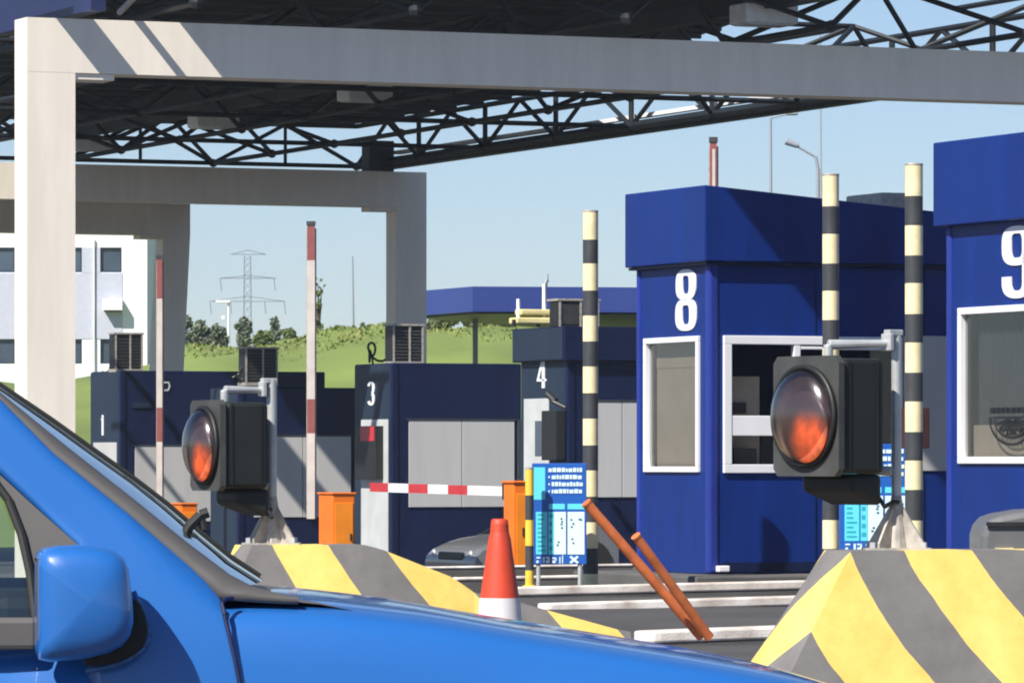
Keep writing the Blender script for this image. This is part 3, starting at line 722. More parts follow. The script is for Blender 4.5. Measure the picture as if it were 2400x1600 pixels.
# dark terminal behind the third pole
t = thing('card_terminal', P(2150, 1300, 43.2), 'dark maroon card terminal box behind the tallest striped pole', 'terminal', TH); t.location.z = 0
m = MB(); zz = zat(1050, 43.2); m.box(-.11, .11, -.02, .16, zz, zat(955, 43.2)); m.build('housing', mat('maroon', (.05, .015, .015), .5), t, bevel=.01)
m = MB(); m.box(-.04, .04, .02, .10, 0, zz-.002); m.build('post', M['galvD'], t)

# ---------------------------------------------------------------- barriers
def cabinet(label, px0, px1, py0, py1, D):
    c = P((px0+px1)/2, py1, D); g0 = gz(c.x, c.y); w = (px1-px0)/F*D; zt = zat(py0, D)-g0
    t = thing('barrier_cabinet', (c.x, c.y, g0), label, 'barrier cabinet', TH, 'orange barrier cabinets')
    ww = w*.56; dd = w*.95
    m = MB(); m.box(-ww/2, ww/2, -dd/2, dd/2, .05, zt); m.build('housing', M['orange'], t, bevel=.015)
    m = MB(); m.box(-ww/2+.03, ww/2-.03, -dd/2-.012, -dd/2-.001, .12, zt-.12); d = m.build('door', M['orangeY'], t, bevel=.006)
    m = MB(); m.box(ww/2-.08, ww/2-.06, -dd/2-.03, -dd/2-.0125, zt*.5, zt*.5+.1); m.build('handle', M['black'], d)
    m = MB(); m.box(-ww/2-.02, ww/2+.02, -dd/2-.02, dd/2+.02, zt+.001, zt+.03); m.build('lid', M['orange'], t, bevel=.01)
    m = MB(); m.box(-ww/2-.01, ww/2+.01, -dd/2-.01, dd/2+.01, 0, .05); m.build('plinth', M['dark'], t)
    return t
cabinet('orange barrier cabinet at the foot of the taller raised arm, left of booth 3', 740, 838, 1158, 1285, 74.5)
cabinet('small orange barrier cabinet just above the blue car windscreen', 398, 468, 1182, 1262, 84.0)
cabinet('tall orange barrier cabinet holding the lowered red and white arm', 1176, 1242, 1132, 1325, 60.0)
def raised(label, px, ytop, ybot, D, w, segs, lean=0):
    g = P(px, ybot, D); t = thing('raised_barrier_arm', g, label, 'barrier arm', 0, 'raised red and white barrier arms')
    r = w/F*D/2; H = (ybot-ytop)/F*D
    mw = MB(); mr = MB(); z = H; red = True
    # arm: slim box section with bands, a counterweight foot and end cap
    i = 0
    for y0, y1, isred in segs:
        za, zb = (ybot-y0)/F*D, (ybot-y1)/F*D
        dx0, dx1 = lean*za/H, lean*zb/H
        mw.mi = int(isred); mw.hexa([(-r+dx1, -.02, zb), (r+dx1, -.02, zb), (r+dx1, .04, zb), (-r+dx1, .04, zb)], [(-r+dx0, -.02, za), (r+dx0, -.02, za), (r+dx0, .04, za), (-r+dx0, .04, za)])
    mw.build('arm', [M['armwhite'], M['redD']], t)
    m = MB(); m.box(-r-.01+lean, r+.01+lean, -.03, .05, H, H+.06); m.build('end_cap', M['dark'], t)
    m = MB(); m.box(-r-.012, r+.02, .041, .055, 0, H*.99); m.build('back_rail', M['galvD'], t)
    return t
raised('slender raised red and white arm furthest left, before the leaning grey column', 374, 606, 1200, 85, 13,
       [(606, 700, True), (700, 790, False), (790, 860, False), (860, 955, False), (955, 1035, True), (1035, 1200, False)], .0)
raised('tall raised red and white arm against the sky, left of booth 3', 729, 528, 1215, 75, 18,
       [(528, 610, True), (610, 790, False), (790, 935, False), (935, 1015, True), (1015, 1215, False)], .0)
ra = raised('raised red and white arm poking above the roof of booth 8', 1672, 334, 1250, 58, 16,
       [(334, 1250, True)], .0)
m = MB(); m.box(-.014, .020, -.026, -.0205, .2, (1250-350)/F*58); m.build('reflective_strip', M['armwhite'], ra)
# lowered arm
A = P(1192, 1151, 60.3); tip = Vector((A.x-SA*5.0, A.y+CA*5.0, A.z)); k = (872-CX)/F
tl = (k*A.y-A.x)/(-SA-k*CA); tipz = zat(1141, A.y+tl*CA)
t = thing('lowered_barrier_arm', A, 'lowered red and white striped barrier arm pointing left from the tall orange cabinet', 'barrier arm', TH)
mw = MB(); mr = MB(); edges = [1192, 1101, 1055, 1008, 962, 915, 872]; L = [(((px-CX)/F)*A.y-A.x)/(-SA-(px-CX)/F*CA) for px in edges]
for i in range(len(L)-1):
    y0, y1 = L[i], L[i+1]; z0, z1 = (tipz-A.z)*y0/tl, (tipz-A.z)*y1/tl; h = .055
    tgt = mw; mw.mi = i % 2
    tgt.hexa([(-.03, y0, z0-h), (.03, y0, z0-h), (.03, y1, z1-h), (-.03, y1, z1-h)], [(-.03, y0, z0+h), (.03, y0, z0+h), (.03, y1, z1+h), (-.03, y1, z1+h)])
mw.build('arm', [M['white'], M['red']], t)
m = MB(); m.box(-.08, .08, -.14, .03, -.1, .1); m.build('pivot', M['black'], t, bevel=.02)

# ---------------------------------------------------------------- amber signal lamps
def signal(label, px_plate, py0, py1, D, platew, px_post, ytop_post, ybot, mirror=False, phi=35):
    s = D/F; H = (py1-py0)*s; c = P(px_plate, py1, D)
    ph = math.radians(phi)
    t = thing('signal_lamp', (P(px_post, ybot, D+.28)), label, 'signal lamp', ph, 'amber signal lamps on posts')
    inv = t.matrix_basis.inverted()
    inv = (Matrix.Translation(t.location) @ Matrix.Rotation(ph, 4, 'Z')).inverted()
    # local frame: -x faces the traffic (left), y runs away-left. plate near edge = px_plate
    q = inv @ c
    Wp = platew*s/math.sin(ph); Dp = .24
    x0, y0, z0 = q.x, q.y, q.z
    z1 = z0+H
    m = MB(); m.box(x0+.03, x0+Dp, y0+.01, y0+Wp-.01, z0+.01, z1-.01)
    m.hexa([(x0+.10, y0+.05, z0-.06), (x0+Dp+.02, y0+.05, z0-.12), (x0+Dp+.02, y0+Wp-.05, z0-.12), (x0+.10, y0+Wp-.05, z0-.06)],
           [(x0+.10, y0+.05, z0+.009), (x0+Dp+.02, y0+.05, z0+.009), (x0+Dp+.02, y0+Wp-.05, z0+.009), (x0+.10, y0+Wp-.05, z0+.009)])
    hs = m.build('housing', M['blackG'], t, bevel=.02)
    m = MB()
    for xx in (x0+.06, x0+.20): m.box(xx, xx+.006, y0+.006, y0+.0098, z0+.02, z1-.02)
    m.build('rib', M['black'], hs)
    yc, zc = y0+Wp/2, (z0+z1)/2-.0*H; R = min(Wp, H)*.46
    # face plate with a round opening
    m = MB(); n = 48; ring = []; sq = []
    for i in range(n):
        a = 2*math.pi*i/n; ca, sa = math.cos(a), math.sin(a); k = 1/max(abs(ca)/(Wp/2), abs(sa)/(H/2))
        ring.append((yc+R*ca, zc+R*sa)); sq.append((yc+k*ca, zc+k*sa))
    vs = [(x0, y, z) for y, z in sq]+[(x0, y, z) for y, z in ring]+[(x0+.028, y, z) for y, z in sq]+[(x0+.028, y, z) for y, z in ring]
    fs_ = []
    for i in range(n):
        j = (i+1) % n; fs_ += [(i, j, n+j, n+i), (2*n+i, 3*n+i, 3*n+j, 2*n+j), (i, 2*n+i, 2*n+j, j), (n+i, n+j, 3*n+j, 3*n+i)]
    m.add(vs, fs_); m.build('face_plate', M['rim'], t)
    m = MB(); m.lathe([(R*1.0, 0), (R*1.06, -.004), (R*1.06, -.02), (R*.97, -.024), (R*.95, 0)], 48, 'x', (x0, yc, zc)); m.build('bezel', M['black'], t, smooth=True)
    m = MB(); pr = [(R*math.cos(a)*.95, -.075*math.sin(a)) for a in [i*math.pi/2/10 for i in range(11)]]
    pr[-1] = (.001, pr[-1][1]); m.lathe(pr, 48, 'x', (x0-.015, yc, zc)); ln = m.build('lens', M['lensglass'], t, smooth=True)
    m = MB(); pr = [(R*.94*math.cos(a), .03*math.sin(a)) for a in [i*math.pi/2/8 for i in range(9)]]; pr[-1] = (.001, pr[-1][1])
    m.lathe(pr, 40, 'x', (x0-.012, yc, zc)); m.build('reflector', M['bowl'], t, smooth=True)
    # emissive cap low in the tinted bowl, painting the lens's orange glow
    m = MB(); q_ = R*.74; m.lathe([(q_*math.sin(math.pi/2*k/10)+.0005, -.03*math.cos(math.pi/2*k/10)) for k in range(11)], 28, 'x', (x0-.028, yc-R*.16, zc-R*.22)); m.build('amber_glow_cap', M['amber'], t, smooth=True)
    # post, brackets and gusset foot
    zt = zat(ytop_post, D+.28)-t.location.z; r = 12*s
    m = MB(); m.tube((0, 0, 0), (0, 0, zt), r, 20); m.build('post', M['galv'], t, smooth=False)
    yb = y0+Wp*.4
    m = MB(); m.box(-.05, .02, -.02, .02, zt-.02, zt+.004); m.box(-.055, -.035, -.03, .03, zt-.08, zt-.012); m.tube((-.05, 0, zt-.05), (x0+.08, yb, z1+.045), .014, 12, .02); m.tube((x0+.08, yb, z1+.045), (x0+.08, yb, z1-.01), .02, 10)
    m.tube((-.02, 0, z0+.02), (x0+Dp-.02, y0+Wp*.5, z0+.03), .02, 8); m.build('bracket', M['galv'], t, bevel=.004)
    m = MB()
    gw, gh = .13, .19
    for k in range(4):
        a = math.radians(45+90*k-phi+8); dx, dy = math.cos(a), math.sin(a); nx, ny = -dy*.005, dx*.005
        pts = [(dx*r*.9, dy*r*.9, .012), (dx*gw, dy*gw, .012), (dx*gw, dy*gw, .03), (dx*r, dy*r, gh)]
        m.prism([(x+nx, y+ny, z) for x, y, z in pts], (-2*nx, -2*ny, 0))
    m.lathe([(r*2.6, .012), (r*2.2, .06), (r*1.0, gh+.03)], 16)
    m.build('gusset', M['galvD'], t)
    m = MB(); m.box(-.13, .13, -.13, .13, -.004, .012); fp = m.build('base_plate', M['galvD'], t); fp.rotation_euler = (0, 0, -ph)
    for a, b_ in ((1, 1), (1, -1), (-1, 1), (-1, -1)):
        m = MB(); m.lathe([(.001, .035), (.012, .035), (.014, .012)], 6, c=(a*.1, b_*.1, 0)); m.build('bolt', M['galv'], fp)
    m = MB(); pth = [(x0+Dp, y0+.08, z0-.05), (x0+Dp+.03, y0+.05, z0-.12), (-.03, -.02, z0-.1), (-.01, -.03, zt*.22)]; m.path(pth, .009, 6); m.build('cable', M['black'], t)
    return t
signal('larger amber signal lamp on a galvanised post, before the two right striped poles', 1966, 832, 1116, 20.0, 143, 2101, 775, 1290)
signal('smaller amber signal lamp on a galvanised post, above the blue car bonnet', 516, 936, 1150, 22.9, 81, 637, 888, 1277, phi=25)

# ---------------------------------------------------------------- striped impact noses
def nose(label, edge, ang, p1, top, ht, hb, fl0, m_, back, mt, nend=.41):
    """concrete nose with flared faces; paint runs along a wrapped coordinate stored as UV; x along the lane, near nose edge at x=0"""
    E = Vector(edge); org = E + Vector((-math.sin(ang), math.cos(ang), 0))*ht; org.z = 0
    t = thing('crash_block', org, label, 'crash block', ang, 'yellow and dark striped crash blocks')
    m = MB(); S = []
    NR = 16; ps = [p1*(k/36)**1.3 for k in range(37)]
    ptop = lambda p: top*interp(p, back)
    def X(p, d): return p - fl0*max(0, 1-p/1.5)**1.6*d
    rows = []; srow = []
    for k in range(NR+1):
        f = k/NR; row = []; sr = []
        hw = ht+(hb-ht)*f
        def pt(p, y):
            zt = ptop(p); z = zt*(1-f); d = top-z; return (X(p, d*(zt/top)), y, z), d
        for p in reversed(ps):
            v, d = pt(p, hw); row.append(v); sr.append(nend*m_+p-m_*d)
        for q in range(7, 0, -1):
            fr = q/8; y = -hw+2*hw*fr; v, d = pt(0, y)
            row.append((v[0]-.05*math.sin(math.pi*fr), v[1], v[2])); sr.append(nend*m_*fr-m_*d)
        for p in ps:
            v, d = pt(p, -hw); row.append(v); sr.append(p-m_*d)
        rows.append(row); srow += sr
    m.grid(rows); S = list(srow)
    n = len(rows[0]); np_ = len(ps)
    o = len(m.v); capv = []; 
    left = rows[0][:np_]; right = rows[0][n-np_:][::-1]
    for a, b_ in zip(left, right): capv += [a, b_]
    m.add(capv, [(2*i, 2*i+1, 2*i+3, 2*i+2) for i in range(np_-1)]); S += [v for p in reversed(ps) for v in (p, p)]
    m.add([left[-1]]+rows[0][np_:n-np_]+[right[-1]], [tuple(range(n-2*np_+2))]); S += [0]*(n-2*np_+2)
    bk = [r[0] for r in rows]+[r[-1] for r in reversed(rows)]; m.add(bk, [tuple(range(len(bk)))]); S += [0]*len(bk)
    ob = m.build('block', mt, t, smooth=False)
    uv = ob.data.uv_layers.new(name='paint')
    for l in ob.data.loops: uv.data[l.index].uv = (S[l.vertex_index], ob.data.vertices[l.vertex_index].co.z)
    return t
def paint_mat(name, s0, period, duty, ca, cb):
    m = mat(name, ca, rough=.72); nt = m.node_tree; b = nt.nodes['Principled BSDF']
    tc = [n for n in nt.nodes if n.type == 'TEX_COORD'][0]; u = nt.nodes.new('ShaderNodeUVMap'); u.uv_map = 'paint'
    sp = nt.nodes.new('ShaderNodeSeparateXYZ'); nt.links.new(u.outputs[0], sp.inputs[0])
    wob = nt.nodes.new('ShaderNodeTexNoise'); wob.inputs['Scale'].default_value = 4; wob.inputs['Detail'].default_value = 3; nt.links.new(tc.outputs['Object'], wob.inputs['Vector'])
    def mm(op, a, v=None, c=None):
        q = nt.nodes.new('ShaderNodeMath'); q.operation = op; nt.links.new(a, q.inputs[0])
        if c is not None: nt.links.new(c, q.inputs[1])
        elif v is not None: q.inputs[1].default_value = v
        return q.outputs[0]
    a = mm('ADD', sp.outputs[0], None, mm('MULTIPLY', mm('SUBTRACT', wob.outputs['Fac'], .5), .03))
    fr = mm('FRACT', mm('ADD', mm('DIVIDE', mm('SUBTRACT', a, s0), period), 50.0)); lt = mm('LESS_THAN', fr, duty)
    mx = nt.nodes.new('ShaderNodeMix'); mx.data_type = 'RGBA'; nt.links.new(lt, mx.inputs[0])
    n1 = nt.nodes.new('ShaderNodeTexNoise'); n1.inputs['Scale'].default_value = 3.2; n1.inputs['Detail'].default_value = 10; n1.inputs['Roughness'].default_value = .7; nt.links.new(tc.outputs['Object'], n1.inputs['Vector'])
    r1 = nt.nodes.new('ShaderNodeValToRGB'); r1.color_ramp.elements[0].position = .32; r1.color_ramp.elements[1].position = .62
    r1.color_ramp.elements[0].color = (*[c*f for c, f in zip(ca, (.86, .74, .55))], 1); r1.color_ramp.elements[1].color = (*ca, 1); nt.links.new(n1.outputs['Fac'], r1.inputs[0])
    r2 = nt.nodes.new('ShaderNodeValToRGB'); r2.color_ramp.elements[0].position = .3; r2.color_ramp.elements[1].position = .75
    r2.color_ramp.elements[0].color = (*[c*.8 for c in cb], 1); r2.color_ramp.elements[1].color = (*[c*1.35 for c in cb], 1); nt.links.new(n1.outputs['Fac'], r2.inputs[0])
    nt.links.new(r2.outputs[0], mx.inputs[6]); nt.links.new(r1.outputs[0], mx.inputs[7]); nt.links.new(mx.outputs[2], b.inputs['Base Color'])
    bp = nt.nodes.new('ShaderNodeBump'); bp.inputs['Strength'].default_value = .25; bp.inputs['Distance'].default_value = .01; nt.links.new(n1.outputs['Fac'], bp.inputs['Height']); nt.links.new(bp.outputs[0], b.inputs['Normal'])
    return m
YEL, DRK = (.82, .62, .17), (.16, .15, .143)
mR = paint_mat('stripes_right', .215, .50, .56, YEL, DRK)
mL = paint_mat('stripes_left', .095, .50, .50, YEL, DRK)
nose('large yellow and grey striped crash block at lower right under the larger signal lamp', P(1995, 1290, 20.0), math.radians(14), 5.0, zat(1290, 20.0), .155, .42, .62, .92, [(0, 1), (9, 1)], mR)
nose('striped yellow and grey crash block sloping down to the right behind the blue bonnet', P(590, 1277, 22.9), math.radians(12), 1.74, zat(1277, 22.9), .15, .40, .45, .85,
     [(0, 1), (.52, 1), (.60, .975), (.75, .91), (.93, .83), (1.03, .75), (1.2, .71), (1.35, .66), (1.7, .55), (2.4, .45)], mL)

# cone in front of left block
c = P(1171, 1215, 21.9); sC = 21.9/F
t = thing('traffic_cone', (c.x, c.y, 0), 'red traffic cone with white lower band and blunt top behind the blue bonnet', 'traffic cone')
zt = c.z
def rc(py): return interp(py, [(1215, 19), (1228, 21), (1248, 22), (1252, 25), (1275, 28), (1400, 46), (1450, 51), (1700, 88)])*sC
m = MB(); m.lathe([(.001, zt), (rc(1215)*.8, zt)]+[(rc(y), zat(y, 21.9)) for y in (1218, 1230, 1245, 1249, 1262, 1300, 1350, 1400)], 28); m.build('upper_body', M['cone'], t, smooth=True)
m = MB(); m.lathe([(rc(1400)+.003, zat(1400, 21.9)), (rc(1470)+.003, zat(1490, 21.9))], 28); m.build('white_band', M['coneW'], t, smooth=True)
m = MB(); m.lathe([(rc(1470), zat(1490, 21.9)), (.17, .05)], 28); m.build('lower_body', M['cone'], t, smooth=True)
m = MB(); m.box(-.22, .22, -.22, .22, 0, .05); m.build('foot', M['black'], t, bevel=.02)

# leaning orange rods
def rod(label, pa, pb, D, w):
    a = P(*pa, D); b_ = P(*pb, D+.3); r = w/F*D/2
    t = thing('orange_rod', b_, label, 'rod', 0, 'leaning orange rods'); d = a-b_
    m = MB(); m.tube((0, 0, 0), d, r, 14, r*.95); m.build('rod_body', M['rust'], t, smooth=False)
    m = MB(); u = d.normalized(); m.tube(d, d+u*.012, r*1.03, 14); m.build('end_cap', M['rust'], t)
    return t
rod('longer orange rod leaning left over the white kerbs, reaching the leftmost striped pole', (1376, 1180), (1645, 1492), 31.8, 25)
rod('shorter orange rod leaning left, standing right of the longer one', (1492, 1258), (1663, 1493), 31.6, 24)

# grey bin at right edge
t = thing('grit_bin', P(2500, 1290, 27.0), 'dark grey rounded bin lid behind the striped block at the right edge', 'bin'); t.location.z = 0
s27 = 27/F
m = MB(); prof = [(2298, 1300), (2299, 1255), (2306, 1232), (2322, 1214), (2345, 1206), (2400, 1196), (2500, 1190), (2640, 1194), (2680, 1206), (2700, 1232), (2702, 1300), (2690, 1500), (2310, 1500)]
tx = t.location.x
outl = [((px-CX)*s27-tx, -.0, zat(py, 27)) for px, py in prof]
m.prism(outl, (0, .7, 0)); m.build('bin_body', M['greycar'], t, bevel=.06)
m = MB(); m.box(outl[0][0]+.03, outl[0][0]+.85, -.02, -.001, zat(1228, 27)-.01, zat(1228, 27)+.012); m.build('lid_seam', M['black'], t)
m = MB(); m.box((2332-CX)*s27-tx, (2375-CX)*s27-tx, -.02, -.002, zat(1294, 27), zat(1283, 27)); m.build('reflector', M['creamy'], t)

# silver car by booth 3 (front corner seen under the booth)
t = thing('parked_car', P(1062, 1325, 64.0), 'silver grey car whose bonnet and headlamp show low behind the red cone', 'car', TH+math.pi)
t.location.z = gz(t.location.x, t.location.y); s64 = 64/F
gz64 = t.location.z
def car_profile(mb, pts, w, y0): pass
# local x points to the car's front (left in the picture)
z = lambda py: zat(py, 64.)-gz64
body = [(0.02, .22), (.05, z(1318)), (.02, z(1300)), (-.06, z(1285)), (-.22, z(1272)), (-.4, z(1262)), (-.62, z(1256)), (-.95, z(1226)), (-1.15, z(1216)), (-1.6, z(1216)), (-1.8, z(1255)), (-1.9, .6), (-1.9, .22)]
m = MB(); rows = []
for yy, sc_ in ((-.82, .94), (-.76, .985), (-.5, 1.0), (0, 1.005), (.5, 1.0), (.76, .985), (.82, .94)):
    rows.append([(x, yy, .22+(zz-.22)*sc_) for x, zz in body])
m.grid(rows); m.add(rows[0], [tuple(range(len(body)))]); m.add(rows[-1], [tuple(range(len(body)))]); m.build('body', M['silver'], t, smooth=True)
for yy in (.84, -.84):
    m = MB(); m.lathe([(.045, 0), (.06, .01), (.045, .03), (.001, .038)], 14, 'x', (.0, yy*.72, z(1298))); m.build('headlight', M['galv'], t, smooth=True)
    for xx in (-.5, -1.5):
        m = MB(); m.tube((xx, yy*.88, .3), (xx, yy*1.02, .3), .3, 20); m.build('wheel', M['rubber'], t)
m = MB(); m.box(.0, .045, -.4, .4, z(1312), z(1292)); m.build('grille', M['black'], t, bevel=.02)
m = MB(); m.grid([[(-.64, y_, z(1254)+.01), (-.97, y_*.85, z(1224)+.012)] for y_ in (.68, 0, -.68)]); m.build('windscreen', M['glassD'], t)

# ---------------------------------------------------------------- station canopy behind (blue)
D = 132.
t = thing('station_canopy', P(1108, 770, D), 'long blue flat canopy of a filling station behind the booths', 'canopy')
inv = Matrix.Translation(-t.location); sD = D/F
q = [P(960, 700, D+4.2), P(1108, 700, D), P(1640, 700, D+1)]
z0, z1 = zat(730, D), zat(671, D)
ring = [(q[0].x, q[0].y), (q[1].x, q[1].y), (q[2].x, q[2].y), (q[2].x, q[2].y+16), (q[0].x+4, q[0].y+12)]
m = MB(); n = 5
m.prism([Vector((x, y, z0))-t.location for x, y in ring], (0, 0, z1-z0)); m.build('fascia', M['canopyblue'], t)
m = MB(); m.prism([Vector((x, y, z0-.05))-t.location for x, y in [(ring[0][0]+.2, ring[0][1]+.3), (ring[1][0]+.1, ring[1][1]+.15), (ring[2][0]-.2, ring[2][1]+.15), (ring[3][0]-.2, ring[3][1]-.2), (ring[4][0]+.2, ring[4][1]-.2)]], (0, 0, .045)); m.build('soffit', M['navy'], t)
for px in (1114, 1330, 1590):
    m = MB(); a = P(px, 734, D+6)-t.location; m.box(a.x-.07, a.x+.07, a.y-.1, a.y+.1, -6, z0-.05-t.location.z); m.build('post', M['lampgrey'], t)

# ---------------------------------------------------------------- white office building
D = 186.; sD = D/F
t = thing('office_building', P(345, 885, D), 'white office building with dark square windows and grey cladding at far left', 'building')
X = lambda px: (px-345)*sD
Z = lambda py: (885-py)*sD
wins = []
cols = [(-260, -190), (-150, -80), (-30, 35), (142, 192), (235, 285)]
for c0, c1 in cols:
    for y0, y1 in ((580, 638), (795, 852)): wins.append((X(c0), X(c1), Z(y1), Z(y0)))
m = MB(); wall(m, 'x', X(-320), 0, -2, Z(470), .3, wins); m.build('wall', M['bwall'], t)
m = MB(); m.box(X(-320), 0, .302, 9, -2, Z(472)); m.build('core', M['bwall'], t)
m = MB(); m.box(X(-325), .12, -.12, 9.1, Z(470)+.002, Z(462)); m.build('roof', M['grey'], t)
m = MB()
for c0, c1 in ((-260, -80), (-30, 35), (142, 287)):
    m.box(X(c0), X(c1), -.02, -.003, Z(794), Z(640))
    if c0 == 142 or c0 == -260: m.box(X(c0 if c0 > 0 else -190)+(.0 if c0 < 0 else X(192)-X(142)), X(235 if c0 > 0 else -150), -.02, -.003, Z(639.5), Z(580))
m.build('cladding', M['bpanel'], t)
for a0, a1, z0, z1 in wins:
    m = MB(); frame(m, 'x', a0, a1, z0, z1, .05, .02, .16); w_ = m.build('window', M['slate'], t)
    m = MB(); m.box(a0+.04, a1-.04, .10, .12, z0+.04, z1-.04); m.build('pane', M['bglass'], w_)
m = MB(); m.box(X(219), X(222), -.12, -.03, 0, Z(560)); m.build('drainpipe', M['white'], t)
m = MB(); m.box(X(243), X(289), -.5, -.03, Z(728), Z(702)); ac = m.build('air_conditioner', M['white'], t, bevel=.02)
m = MB(); m.box(X(246), X(286), -.45, -.05, Z(731), Z(728)-.002); m.build('bracket', M['dark'], ac)

# ---------------------------------------------------------------- shrubs and trees on the bank
def leafy(name, label, px, D, wpx, ytop, ybot, mt, n, cat='tree', seed=0, sparse=False, group='bushes and trees along the top of the bank'):
    rnd = random.Random(seed); s = D/F; c = P(px, ybot, D); w = wpx*s/2; h = (ybot-ytop)*s
    t = thing(name, c, label, cat, 0, group)
    m = MB()
    m.tube((0, 0, -.8), (0, 0, h*.45), .03*h+.02, 7, .02*h); limbs = []
    for k in range(6):
        a = rnd.uniform(0, 6.28); r_ = rnd.uniform(.3, .7)*w; z_ = rnd.uniform(.45, .85)*h; st = h*rnd.uniform(.1, .4)
        m.tube((0, 0, st), (math.cos(a)*r_, math.sin(a)*r_, z_), .018*h+.008, 5, .006*h); limbs.append((math.cos(a)*r_, math.sin(a)*r_, z_))
    m.tube((0, 0, h*.4), (rnd.uniform(-.1, .1)*w, 0, h*.92), .02*h, 5, .005*h)
    m.build('trunk', M['bark'], t)
    cl = []
    for k in range(15):
        a = rnd.uniform(0, 6.28); rr = rnd.uniform(.0, .72)*w; zz = rnd.uniform(.12, .82)*h
        cl.append((math.cos(a)*rr, math.sin(a)*rr, zz, rnd.uniform(.26, .44)*min(w*1.3, h)*(1.25-.7*zz/h)*(0.5 if sparse else 1)))
    cl.append((0, 0, h*.9, .14*h))
    m = MB()
    for k in range(n):
        cx, cy, cz, r_ = rnd.choice(cl)
        while True:
            d = Vector((rnd.uniform(-1, 1), rnd.uniform(-1, 1), rnd.uniform(-1, 1)))
            if .2 < d.length < 1: break
        p = Vector((cx, cy, cz))+d*r_; sz = rnd.uniform(.06, .15)*(.6+.25*h/3)
        if p.z < 0: p.z = rnd.uniform(0, .3)
        nrm = Vector((rnd.uniform(-1, 1), rnd.uniform(-1, 1), rnd.uniform(-.3, 1))).normalized(); a_ = nrm.orthogonal().normalized(); b_ = nrm.cross(a_)
        m.add([p+a_*sz, p+b_*sz*.55, p-a_*sz, p-b_*sz*.55], [(0, 1, 2, 3)])
    m.build('crown', mt, t, normals=False)
    return t
leafy('tree', 'dark green bushy tree touching the right side of the leaning grey column', 436, 172, 52, 742, 836, M['leafD'], 1600, seed=1)
leafy('tree', 'broad dark tree second from the leaning grey column on the bank', 470, 174, 62, 752, 832, M['leafD'], 1700, seed=2)
leafy('tree', 'low rounded dark tree just left of the thin white lamp post', 505, 173, 60, 762, 826, M['leafD'], 1500, seed=3)
leafy('tree', 'dark pointed tree just right of the thin white lamp post', 572, 176, 50, 744, 818, M['leafD'], 1300, seed=4)
leafy('bush', 'pale green bush at the foot of the power pylon', 610, 170, 70, 776, 815, M['leafL'], 1300, 'bush', seed=5)
leafy('tree', 'small dark tree right of the power pylon on the bank', 643, 177, 36, 744, 812, M['leafD'], 1100, seed=6)
leafy('bush', 'low olive bush between the small dark tree and the tall raised arm', 682, 172, 50, 770, 812, M['leafL'], 1000, 'bush', seed=7)
leafy('sapling', 'thin sparse sapling showing behind the tall raised barrier arm', 747, 170, 40, 655, 800, M['leafL'], 260, 'sapling', seed=8, sparse=True)
leafy('bush', 'dry low bush just right of the tall raised barrier arm', 790, 172, 60, 764, 796, M['leafL'], 900, 'bush', seed=9)
leafy('bush', 'olive scrub bush left of the shaded portal column', 850, 173, 90, 758, 792, M['leafL'], 1300, 'bush', seed=10)
leafy('bush', 'scrub bush on the bank just right of the shaded portal column', 1040, 165, 90, 738, 778, M['leafL'], 1300, 'bush', seed=11)
leafy('bush', 'wide scrub bush under the blue station canopy', 1120, 168, 100, 734, 772, M['leafL'], 1400, 'bush', seed=12)
leafy('bush', 'small bush left of the cream yellow beacon rack', 1180, 166, 60, 738, 772, M['leafL'], 900, 'bush', seed=13)
leafy('bush', 'dark bush against the white office building above the first booth', 262, 170, 60, 856, 900, M['leafD'], 700, 'bush', seed=14)

# ---------------------------------------------------------------- pylon and lamps
D = 1500.; s = D/F
t = thing('power_pylon', P(580, 830, D), 'distant lattice power pylon with three cross arms on the horizon', 'pylon')
X = lambda px: (px-580)*s
Z = lambda py: (830-py)*s
m = MB(); r = .10
lw = lambda z_: interp(z_, [(0, 2.6), (Z(760), 1.1), (Z(590), .9)])
zs = [0, Z(800), Z(775), Z(755), Z(735), Z(715), Z(695), Z(678), Z(660), Z(645), Z(630), Z(612), Z(600)]
for sx in (-1, 1):
    for sy in (-1, 1):
        for a, b_ in zip(zs, zs[1:]): m.tube((sx*lw(a), sy*lw(a), a), (sx*lw(b_), sy*lw(b_), b_), r, 4)
for a, b_ in zip(zs, zs[1:]):
    for sy in (-1, 1):
        m.tube((-lw(a), sy*lw(a), a), (lw(b_), sy*lw(b_), b_), r*.5, 4); m.tube((lw(a), sy*lw(a), a), (-lw(b_), sy*lw(b_), b_), r*.5, 4)
m.build('tower', M['pylon'], t)
for (yy, x0, x1, pk) in ((596, 540, 624, 586), (652, 514, 648, 645), (706, 492, 668, 694)):
    m = MB()
    for sy in (-.6, .6):
        m.tube((X(x0), 0, Z(yy)), (0, sy, Z(pk)), r, 4); m.tube((X(x1), 0, Z(yy)), (0, sy, Z(pk)), r, 4); m.tube((X(x0), 0, Z(yy)), (X(x1), 0, Z(yy)), r, 4)
    m.build('cross_arm', M['pylon'], t)
for px, yy in ((516, 652), (642, 652), (492, 706), (540, 706), (620, 706), (666, 706)):
    m = MB(); m.tube((X(px), 0, Z(yy)), (X(px)+.4, 0, Z(yy+30)), .16, 5); m.build('insulator', M['pylon'], t)

